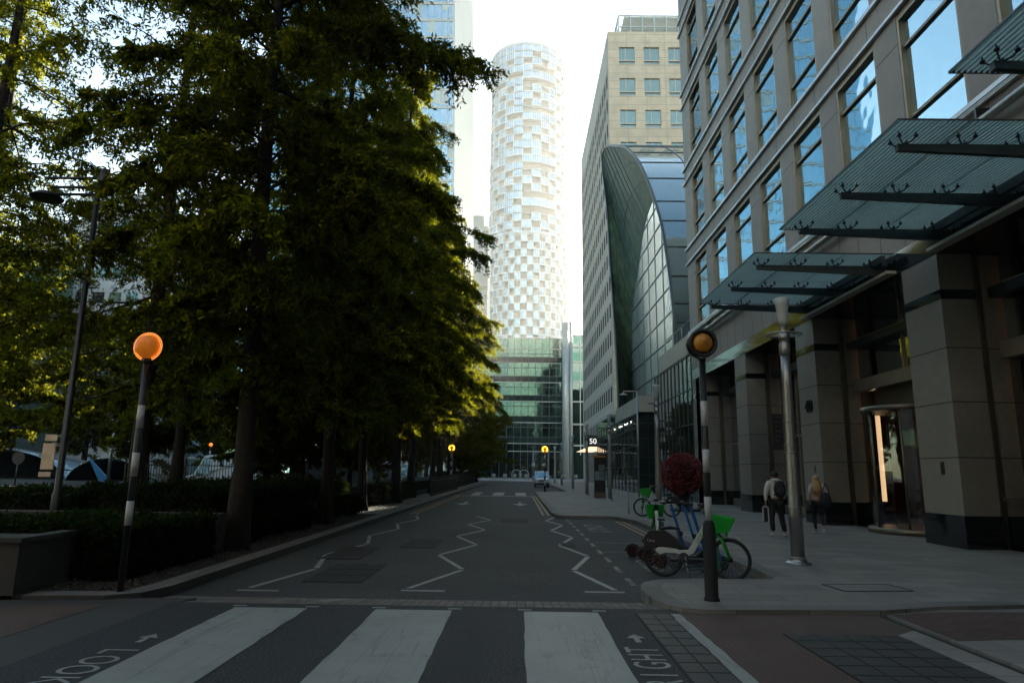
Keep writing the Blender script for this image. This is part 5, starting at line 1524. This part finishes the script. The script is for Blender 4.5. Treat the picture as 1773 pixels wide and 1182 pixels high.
# ================================================================== BICYCLES AND SCOOTERS
def wheel(t, x, r=.345, name='wheel', fender=None):
    m = MB(); m.torus((x, 0, r), r - .022, .024, 'y', 40, 8); w = m.build('wheel', M['black_rubber'], t)
    m = MB(); m.torus((x, 0, r), r - .05, .012, 'y', 40, 6); m.build('rim', M['black_plastic'], w)
    m = MB()
    for k in range(24):
        a = 2 * PI * k / 24; b = a + (.35 if k % 2 else -.35)
        m.tube([(x + .025 * math.cos(b), .02 * (1 if k % 4 < 2 else -1), r + .025 * math.sin(b)), (x + (r - .05) * math.cos(a), 0, r + (r - .05) * math.sin(a))], .0022, 3, cap=False)
    m.build('spokes', M['steel'], w)
    m = MB(); m.lathe([(.01, -.06), (.045, -.05), (.05, 0), (.045, .05), (.01, .06)], (x, 0, r), 14, 'y'); m.build('hub', M['black_plastic'], w)
def bike(label, loc, rz, group='green and white hire bicycles', front_turn=0):
    t = thing('hire_bicycle', label, 'bicycle', loc, rz, group)
    wheel(t, 0); wheel(t, 1.12)
    # white step-through beam, rising to the head
    pl = [(-.13, .44), (-.10, .40), (-.03, .36), (.03, .40), (.18, .405), (.36, .375), (.46, .375), (.53, .42), (.68, .68), (.80, .92), (.735, .96), (.60, .74), (.47, .52), (.42, .465), (.30, .46), (.15, .475), (0, .49), (-.10, .485)]
    m = MB(); m.prism([(a, b) for a, b in pl], -.035, .035, 'y'); o = m.build('frame', M['bike_white'], t)
    bv = o.modifiers.new('bevel', 'BEVEL'); bv.width = .012; bv.segments = 2
    mt = Matrix(((math.cos(-1.0), math.sin(-1.0) * -1, 0, 0), (0, 0, 1, 0), (0, 0, 0, 0), (0, 0, 0, 1)))
    def side_text(name, txt, size, x, z, ang, mat, y=-.038, sx=1):
        c, s = math.cos(ang), math.sin(ang)
        text_mesh(name, txt, size, mat, Matrix(((c, -s, 0, x), (0, 0, -1, y), (s, c, 0, z), (0, 0, 0, 1))), t, .001, 'CENTER', sx)
    side_text('frame_lettering', 'LIME', .085, .625, .68, 1.0, M['green_bike'])
    # dark rear skirt and battery cover
    pl = [(-.34, .42), (-.32, .66), (-.22, .78), (.05, .775), (.13, .73), (.26, .63), (.42, .50), (.36, .485), (.1, .50), (-.12, .50), (-.25, .40)]
    m = MB(); m.prism(pl, -.030, .030, 'y'); o = m.build('rear_cover', M['black_plastic'], t)
    bv = o.modifiers.new('bevel', 'BEVEL'); bv.width = .015; bv.segments = 2
    side_text('cover_lettering', 'Lime', .07, -.20, .60, -.08, M['post_white'], -.032)
    m = MB(); m.tube([(.36, 0, .42), (.28, 0, .66), (.24, 0, .80)], .017, 8); m.build('seat_post', M['steel_dark'], t)
    m = MB(); m.add([(-.02, -.085, .83), (-.02, .085, .83), (.14, .05, .845), (.29, .018, .83), (.31, 0, .825), (.29, -.018, .83), (.14, -.05, .845), (-.03, -.08, .79), (-.03, .08, .79), (.15, .03, .80), (.30, 0, .80), (.15, -.03, .80)],
                    [(0, 1, 2, 3, 4, 5, 6), (7, 8, 1, 0), (8, 9, 2, 1), (9, 10, 4, 3, 2), (10, 11, 6, 5, 4), (11, 7, 0, 6), (11, 10, 9, 8, 7)]); o = m.build('saddle', M['black_plastic'], t)
    bv = o.modifiers.new('bevel', 'BEVEL'); bv.width = .012; bv.segments = 3
    m = MB()
    for s in (-1, 1): m.tube([(1.12, s * .065, .345), (1.02, s * .06, .62), (.955, s * .02, .75)], [.022, .024, .03], 8)
    m.tube([(.955, 0, .74), (.87, 0, .92), (.80, 0, 1.06)], [.034, .032, .026], 10); m.build('fork', M['green_bike'], t)
    m = MB(); m.bar((.90, 0, .70), (.74, 0, 1.08), .05, .085, up=(0, 1, 0)); m.build('head_tube', M['black_plastic'], t)
    m = MB(); m.tube([(.80, 0, 1.06), (.78, 0, 1.14)], .02, 8); m.tube([(.60, -.31, 1.15), (.70, -.26, 1.15), (.78, -.10, 1.15), (.78, .10, 1.15), (.70, .26, 1.15), (.60, .31, 1.15)], .014, 8); hb = m.build('handlebar', M['steel'], t)
    m = MB()
    for s in (-1, 1): m.tube([(.58, s * .317, 1.15), (.69, s * .265, 1.15)], .021, 8)
    m.build('grip', M['black_rubber'], hb)
    m = MB(); m.box(.76, .82, -.05, .05, 1.15, 1.20); m.build('phone_holder', M['black_plastic'], t)
    # basket: open tub
    m = MB(); A = [(.86, -.15, .77), (1.12, -.15, .79), (1.12, .15, .79), (.86, .15, .77)]; B = [(.82, -.20, 1.08), (1.23, -.20, 1.02), (1.23, .20, 1.02), (.82, .20, 1.08)]
    m.add(A + B, [(3, 2, 1, 0), (0, 1, 5, 4), (1, 2, 6, 5), (2, 3, 7, 6), (3, 0, 4, 7)]); o = m.build('basket', M['green_bike'], t)
    so = o.modifiers.new('thickness', 'SOLIDIFY'); so.thickness = .012
    bv = o.modifiers.new('bevel', 'BEVEL'); bv.width = .01; bv.segments = 2
    m = MB(); m.box(1.06, 1.10, -.05, .05, .73, .785); m.build('front_lamp', M['green_bike'], t)
    m = MB(); m.tube([(.38, -.03, .38), (.42, -.09, .14), (.47, -.13, .0)], .012, 6); m.build('kickstand', M['steel'], t)
    m = MB(); m.lathe([(.085, -.045), (.085, -.035)], (.36, 0, .34), 24, 'y'); m.tube([(.36, -.06, .34), (.44, -.065, .21)], .012, 6); m.box(.40, .49, -.15, -.07, .195, .22); m.tube([(.36, .06, .34), (.28, .065, .47)], .012, 6); m.box(.24, .33, .07, .15, .46, .485); m.build('crank', M['steel_dark'], t)
    m = MB(); m.torus((1.12, 0, .345), .375, .02, 'y', 24, 6, PI * .35, PI * .95, .5); m.build('front_mudguard', M['bike_white'], t)
    m = MB(); m.box(-.36, -.335, -.03, .03, .55, .62); m.build('rear_reflector', M['red_reflector'], t)
    return t
b1 = bike('green and white hire bicycle with green basket, side on behind the near striped post', (2.56, 12.36, RZ), R_(-21))
dup(b1, (5.92, 26.75, .05), R_(176), 'farther green and white hire bicycle beside the red ball sculpture, facing the road')
dup(b1, (3.02, 14.7, RZ), R_(86), 'green hire bicycle seen end on in the parking bay behind the near one')
def scooter(label, loc, rz):
    t = thing('electric_scooter', label, 'scooter', loc, rz, 'blue hire scooters in the parking bay')
    for x in (0.10, -1.02):
        m = MB(); m.torus((x, 0, .125), .095, .032, 'y', 24, 8); w = m.build('wheel', M['black_rubber'], t)
        m = MB(); m.lathe([(.07, -.03), (.07, .03)], (x, 0, .125), 16, 'y'); m.build('hub', M['red_reflector'] if x < 0 else M['black_plastic'], w)
    m = MB(); m.prism([(-.88, .13), (-.84, .20), (-.16, .20), (-.04, .30), (.0, .26), (-.12, .12)], -.09, .09, 'y'); o = m.build('deck', M['black_plastic'], t)
    bv = o.modifiers.new('bevel', 'BEVEL'); bv.width = .015; bv.segments = 2
    m = MB(); m.torus((-1.02, 0, .125), .15, .02, 'y', 18, 6, PI * .15, PI * 1.0, 2.5); m.build('rear_mudguard', M['red_reflector'], t)
    m = MB(); m.tube([(.10, 0, .14), (.04, 0, .33)], .034, 8); m.torus((.10, 0, .125), .145, .014, 'y', 14, 6, PI * .2, PI * .9, 2.2); m.build('fork', M['blue_sc'], t)
    m = MB(); m.bar((.04, 0, .28), (-.20, 0, 1.12), .055, .075, up=(0, 1, 0)); o = m.build('stem', M['blue_sc'], t)
    bv = o.modifiers.new('bevel', 'BEVEL'); bv.width = .012; bv.segments = 2
    m = MB(); m.box(-.05, .03, -.04, .04, .48, .56); m.build('clamp', M['black_plastic'], t)
    m = MB(); m.tube([(-.26, -.27, 1.17), (-.21, -.08, 1.17), (-.21, .08, 1.17), (-.26, .27, 1.17)], .015, 8); m.box(-.26, -.17, -.06, .06, 1.13, 1.21); hb = m.build('handlebar', M['black_plastic'], t)
    m = MB()
    for s in (-1, 1): m.tube([(-.28, s * .30, 1.17), (-.245, s * .18, 1.17)], .02, 8)
    m.build('grip', M['black_rubber'], hb)
    m = MB(); m.ball((-.23, -.15, 1.205), .018, 8, 6); m.build('bell', M['steel'], t)
    return t
s0 = scooter('leftmost blue hire scooter stem behind the near bicycle', (3.47, 14.85, RZ), R_(-8))
for (x, y, a, l) in ((3.60, 14.25, -14, 'second blue hire scooter from the left behind the near bicycle'), (3.62, 13.75, -2, 'third blue hire scooter from the left, leaning close to its neighbour'), (3.72, 13.2, -12, 'rightmost blue hire scooter nearest the striped post')):
    dup(s0, (x, y, RZ), R_(a), l)
t = thing('scooter_rack', 'teal panel rack standing among the blue scooters', 'rack', (3.58, 13.0, RZ))
m = MB(); m.prism([(-.16, 0), (.16, 0), (.13, .62), (-.05, .66)], -.02, .02, 'y'); m.build('panel', M['teal'], t)
m = MB(); m.box(-.2, .2, -.08, .08, 0, .03); m.build('foot', M['steel_dark'], t)

# ================================================================== RED BALL SCULPTURE
t = thing('ball_sculpture', 'red spherical coral like lattice sculpture on a low plinth', 'sculpture', (7.38, 31.0, .05))
for q, (rad, sub, th) in enumerate(((.94, 4, .040), (.86, 4, .045), (.76, 3, .05))):
    bm = bmesh.new(); bmesh.ops.create_icosphere(bm, subdivisions=sub, radius=1)
    rr = random.Random(q + 5)
    for v in bm.verts:
        n = v.co.normalized(); v.co = (n + Vector((rr.uniform(-1, 1), rr.uniform(-1, 1), rr.uniform(-1, 1))) * .035 * (3 if sub == 3 else 1.2)).normalized() * rad * rr.uniform(.95, 1.04)
    ed = [e for e in bm.edges if rr.random() < .52]
    bmesh.ops.dissolve_edges(bm, edges=ed, use_verts=True)
    me = bpy.data.meshes.new('lattice'); bm.to_mesh(me); bm.free(); me.materials.append(M['ballred'])
    o = bpy.data.objects.new('lattice', me); COL.objects.link(o); o.parent = t; o.location = (0, 0, 1.62)
    o.rotation_euler = (q, q * 2, 0)
    w = o.modifiers.new('wire', 'WIREFRAME'); w.thickness = th; w.use_even_offset = False; w.use_boundary = True
m = MB(); m.ball((0, 0, 1.62), .62, 20, 14); m.build('core', plain('core_dark', (.035, .006, .006), .8), t)
m = MB(); m.lathe([(.60, 0), (.60, .10), (.35, .16), (.28, .80)], (0, 0, 0), 24); m.build('plinth', M['steel_dark'], t)

# ================================================================== PEOPLE
def skin_obj(name, joints, bones, mat, parent, sub=2, root='pelvis'):
    bm = bmesh.new(); L = bm.verts.layers.skin.verify(); vd = {}
    names = [root] + [k for k in joints if k != root]
    for k in names:
        p, r = joints[k]
        v = bm.verts.new(p); s = v[L]; s.radius = (r, r) if isinstance(r, (int, float)) else r; s.use_root = (k == root); vd[k] = v
    for a, b in bones: bm.edges.new((vd[a], vd[b]))
    me = bpy.data.meshes.new(name); bm.to_mesh(me); bm.free(); me.materials.append(mat)
    for p in me.polygons: p.use_smooth = True
    o = bpy.data.objects.new(name, me); COL.objects.link(o); o.parent = parent
    sk = o.modifiers.new('skin', 'SKIN'); sk.use_smooth_shade = True; sk.branch_smoothing = .6
    sb_ = o.modifiers.new('sub', 'SUBSURF'); sb_.levels = sub; sb_.render_levels = sub
    return o
def person(label, loc, rz, H, J, hair, top, legs, female):
    """J: overrides of joint positions for the pose; faces +Y; x to the right"""
    t = thing('person', label, 'person', loc, rz)
    s = H / 1.8; k = .9 if female else 1.0
    P0 = dict(pelvis=(0, 0, .96), waist=(0, .01, 1.10), chest=(0, .01, 1.32), neck=(0, .0, 1.50), skull=(0, .02, 1.60), crown=(0, .015, 1.70),
              lsh=(-.175 * k, 0, 1.45), lel=(-.24 * k, -.02, 1.17), lwr=(-.25 * k, .04, .92), rsh=(.175 * k, 0, 1.45), rel=(.24 * k, -.02, 1.17), rwr=(.25 * k, .04, .92),
              lhip=(-.095, 0, .90), lkn=(-.10, .06, .50), lan=(-.11, -.06, .10), lto=(-.12, .10, .035), rhip=(.095, 0, .90), rkn=(.10, .0, .50), ran=(.11, -.05, .10), rto=(.12, .11, .035))
    P0.update(J)
    P_ = {a: Vector(b) * s for a, b in P0.items()}
    def hand(side, P_):
        w = P_[side + 'wr']; e = P_[side + 'el']; d = (w - e).normalized(); sx = 1 if side == 'l' else -1
        J_ = {side + 'palm': (w + d * .075, .026)}
        B_ = [(side + 'wr', side + 'palm')]
        fw = Vector((0, 1, 0))
        for i in range(4):
            o_ = fw * (.028 - .019 * i); l = (.075, .085, .08, .062)[i]
            J_[side + 'f%d' % i] = (w + d * (.115) + o_, .0095); J_[side + 'g%d' % i] = (w + d * (.115 + l * .55) + o_ + Vector((sx * .010, 0, 0)), .0088); J_[side + 'h%d' % i] = (w + d * (.115 + l * .85) + o_ + Vector((sx * .030, 0, 0)), .0075)
            B_ += [(side + 'palm', side + 'f%d' % i), (side + 'f%d' % i, side + 'g%d' % i), (side + 'g%d' % i, side + 'h%d' % i)]
        J_[side + 'th'] = (w + d * .06 + fw * .05, .011); J_[side + 'ti'] = (w + d * .10 + fw * .062 + Vector((sx * .015, 0, 0)), .009)
        B_ += [(side + 'wr', side + 'th'), (side + 'th', side + 'ti')]
        return J_, B_
    j = {a: (P_[a], r) for a, r in dict(pelvis=.115, waist=.105, chest=.12, neck=.052, skull=.082, crown=.075, lsh=.055, lel=.04, lwr=.028, rsh=.055, rel=.04, rwr=.028, lhip=.08, lkn=.052, lan=.038, lto=.03, rhip=.08, rkn=.052, ran=.038, rto=.03).items()}
    j['nose'] = (P_['skull'] + Vector((0, .105, 0)) * s, .014)
    for sd_, sx in (('l', -1), ('r', 1)): j[sd_ + 'ear'] = (P_['skull'] + Vector((sx * .092, 0, .0)) * s, .014)
    bones = [('pelvis', 'waist'), ('waist', 'chest'), ('chest', 'neck'), ('neck', 'skull'), ('skull', 'crown'), ('skull', 'nose'), ('skull', 'lear'), ('skull', 'rear')]
    for sd_ in 'lr':
        bones += [('chest', sd_ + 'sh'), (sd_ + 'sh', sd_ + 'el'), (sd_ + 'el', sd_ + 'wr'), ('pelvis', sd_ + 'hip'), (sd_ + 'hip', sd_ + 'kn'), (sd_ + 'kn', sd_ + 'an'), (sd_ + 'an', sd_ + 'to')]
        a, b = hand(sd_, P_); j.update(a); bones += b
    skin_obj('body', j, bones, M['skin'], t)
    m = MB()
    for sx in (-1, 1): m.ball(P_['skull'] + Vector((sx * .033, .078, .018)) * s, .011 * s, 8, 6)
    m.build('eyes', M['black_plastic'], t)
    m = MB(); m.ball(P_['skull'] + Vector((0, .082, -.045)) * s, .02 * s, 8, 6, 1, .4, .35); m.build('mouth', plain('lips', (.3, .1, .09), .5), t)
    # clothes
    jt = {a: (P_[a], r) for a, r in dict(chest=(.165 * k, .135 * k), lsh=.082 * k, lel=.060 * k, lwr=.043, rsh=.082 * k, rel=.060 * k, rwr=.043).items()}
    jt['hem'] = (P_['pelvis'] + Vector((0, 0, .005)), (.165 * k, .13 * k)); jt['waist'] = (P_['waist'], (.15 * k, .125 * k)); jt['collar'] = (P_['neck'] + Vector((0, -.005, -.02)), .085 * k)
    skin_obj('hoodie' if not female else 'jacket', jt, [('chest', 'waist'), ('waist', 'hem'), ('chest', 'collar'), ('chest', 'lsh'), ('lsh', 'lel'), ('lel', 'lwr'), ('chest', 'rsh'), ('rsh', 'rel'), ('rel', 'rwr')], top, t, 2, 'chest')
    kk = .86 if female else 1.08
    jl = {a: (P_[a], r * kk) for a, r in dict(pelvis=.135, lhip=.105, lkn=.075, rhip=.105, rkn=.075).items()}
    for sd_ in 'lr': jl[sd_ + 'an'] = (P_[sd_ + 'an'] + Vector((0, 0, .02)), .062 * kk if not female else .042); jl[sd_ + 'th2'] = (P_[sd_ + 'hip'].lerp(P_[sd_ + 'kn'], .45), .093 * kk)
    skin_obj('trousers', jl, [('pelvis', 'lhip'), ('lhip', 'lth2'), ('lth2', 'lkn'), ('lkn', 'lan'), ('pelvis', 'rhip'), ('rhip', 'rth2'), ('rth2', 'rkn'), ('rkn', 'ran')], legs, t)
    for sd_ in 'lr':
        a, b = P_[sd_ + 'an'], P_[sd_ + 'to']; d = (b - a).normalized()
        js = dict(heel=(a + Vector((0, -.02, -.045)) * s, .042), mid=(a.lerp(b, .55) + Vector((0, 0, -.01)), .042), tip=(b + d * .02, .034))
        skin_obj('shoe', js, [('heel', 'mid'), ('mid', 'tip')], M['shoe'], t, 2, 'heel')
    m = MB()
    sk_ = P_['skull']
    if not female:
        m.ball(sk_ + Vector((0, -.02, .045)) * s, .102 * s, 18, 12, .95, 1.02, .92); m.build('hair', hair, t)
        m = MB(); m.torus(P_['neck'] + Vector((0, -.035, -.01)), .085, .038, 'z', 20, 8); m.ball(P_['neck'] + Vector((0, -.10, -.055)), .085, 14, 10, 1.15, .6, .8); m.build('hood', top, t)
    else:
        m.ball(sk_ + Vector((0, -.02, .035)) * s, .104 * s, 18, 12, .98, 1.05, .98)
        rr = random.Random(3)
        for i in range(46):
            a = -PI * (.02 + .96 * i / 45); r0 = .085; x0, y0 = r0 * math.cos(a), r0 * math.sin(a) * .9
            l = rr.uniform(.36, .50)
            m.tube([sk_ + Vector((x0 * .8, y0 * .8 - .01, .04)), sk_ + Vector((x0 * 1.15, y0 * 1.1 - .015, -.09)), sk_ + Vector((x0 * 1.3 + rr.uniform(-.02, .02), y0 * 1.25 - .03, -.24)), sk_ + Vector((x0 * 1.25 + rr.uniform(-.04, .05), y0 * 1.1 - .06, -l))], [.026, .026, .022, .006], 5)
        m.build('hair', hair, t)
    return t
person('man in a pale hooded top and black trousers walking away, seen from behind', (7.05, 19.0, .05), R_(-3), 1.80,
       dict(lkn=(-.13, .04, .50), lan=(-.15, -.10, .11), lto=(-.17, .05, .04), rkn=(.14, .05, .50), ran=(.20, .02, .09), rto=(.22, .18, .035), lel=(-.27, -.03, 1.18), lwr=(-.27, .02, .93), rel=(.26, -.03, 1.18), rwr=(.24, .10, .97)), M['hair_dark'], M['hoodie'], M['trouser'], False)
t = thing('backpack', 'dark backpack worn by the man in the pale hooded top', 'backpack', (7.10, 18.80, 1.30), R_(-3))
m = MB(); m.ball((0, 0, 0), .2, 20, 14, .82, .48, 1.18); m.build('bag', M['backpack'], t)
m = MB(); m.ball((0, -.085, -.06), .13, 16, 10, .95, .42, .85); m.build('front_pocket', M['backpack'], t)
m = MB()
for sx in (-1, 1): m.tube([(sx * .10, .03, .20), (sx * .13, .14, .22), (sx * .14, .26, .10), (sx * .13, .24, -.08), (sx * .12, .08, -.16)], .018, 6)
m.build('strap', M['backpack'], t)
t = thing('carry_case', 'slim clear framed case held low in the walking man\'s left hand', 'bag', (6.755, 19.02, .42))
m = MB()
for a, b in (((-.06, 0, 0), (.06, 0, 0)), ((.06, 0, 0), (.05, 0, .40)), ((.05, 0, .40), (-.05, 0, .40)), ((-.05, 0, .40), (-.06, 0, 0))): m.bar(a, b, .016, .07)
m.build('frame', M['post_white'], t)
m = MB(); m.torus((0, 0, .42), .045, .008, 'y', 14, 5, 0, PI); m.build('handle', M['black_plastic'], t)
m = MB(); m.box(-.05, .05, -.02, .02, .01, .39); m.build('panel', M['backpack'], t)
person('woman with long blonde hair and pale pink jacket walking away behind the near lamp post', (8.60, 20.0, .05), R_(-10), 1.70,
       dict(lkn=(-.09, .10, .52), lan=(-.08, .04, .10), lto=(-.08, .20, .04), rkn=(.10, .06, .50), ran=(.09, -.22, .22), rto=(.10, -.20, .06), lel=(-.22, -.04, 1.18), lwr=(-.20, .08, 1.0), rel=(.27, -.08, 1.20), rwr=(.25, .12, 1.10)), M['hair_blonde'], M['pinkjacket'], M['trouser'], True)
t = thing('shoulder_bag', 'black shoulder bag on the right hip of the blonde woman', 'bag', (8.77, 19.84, 1.0), R_(-12))
m = MB(); m.ball((0, 0, 0), .19, 18, 12, .85, .5, 1.15); m.build('bag', M['backpack'], t)
m = MB(); m.tube([(-.10, .0, .16), (-.02, -.02, .36), (.02, .06, .47), (.10, .08, .34), (.12, .03, .12)], .014, 6); m.build('strap', M['backpack'], t)
print('objects', len(bpy.data.objects))

# ================================================================== HAZE
m = MB(); m.box(-701, 701, -151, 901, -1.3, 226)
hz = stuff(m.build('haze', M['joint']))
k = bpy.data.materials.new('haze_air'); k.use_nodes = True
for n_ in list(k.node_tree.nodes): k.node_tree.nodes.remove(n_)
pv = k.node_tree.nodes.new('ShaderNodeVolumePrincipled'); ou = k.node_tree.nodes.new('ShaderNodeOutputMaterial')
pv.inputs['Color'].default_value = (.96, .98, 1, 1); pv.inputs['Density'].default_value = .00033; pv.inputs['Anisotropy'].default_value = .55
k.node_tree.links.new(pv.outputs[0], ou.inputs['Volume'])
hz.data.materials.clear(); hz.data.materials.append(k)
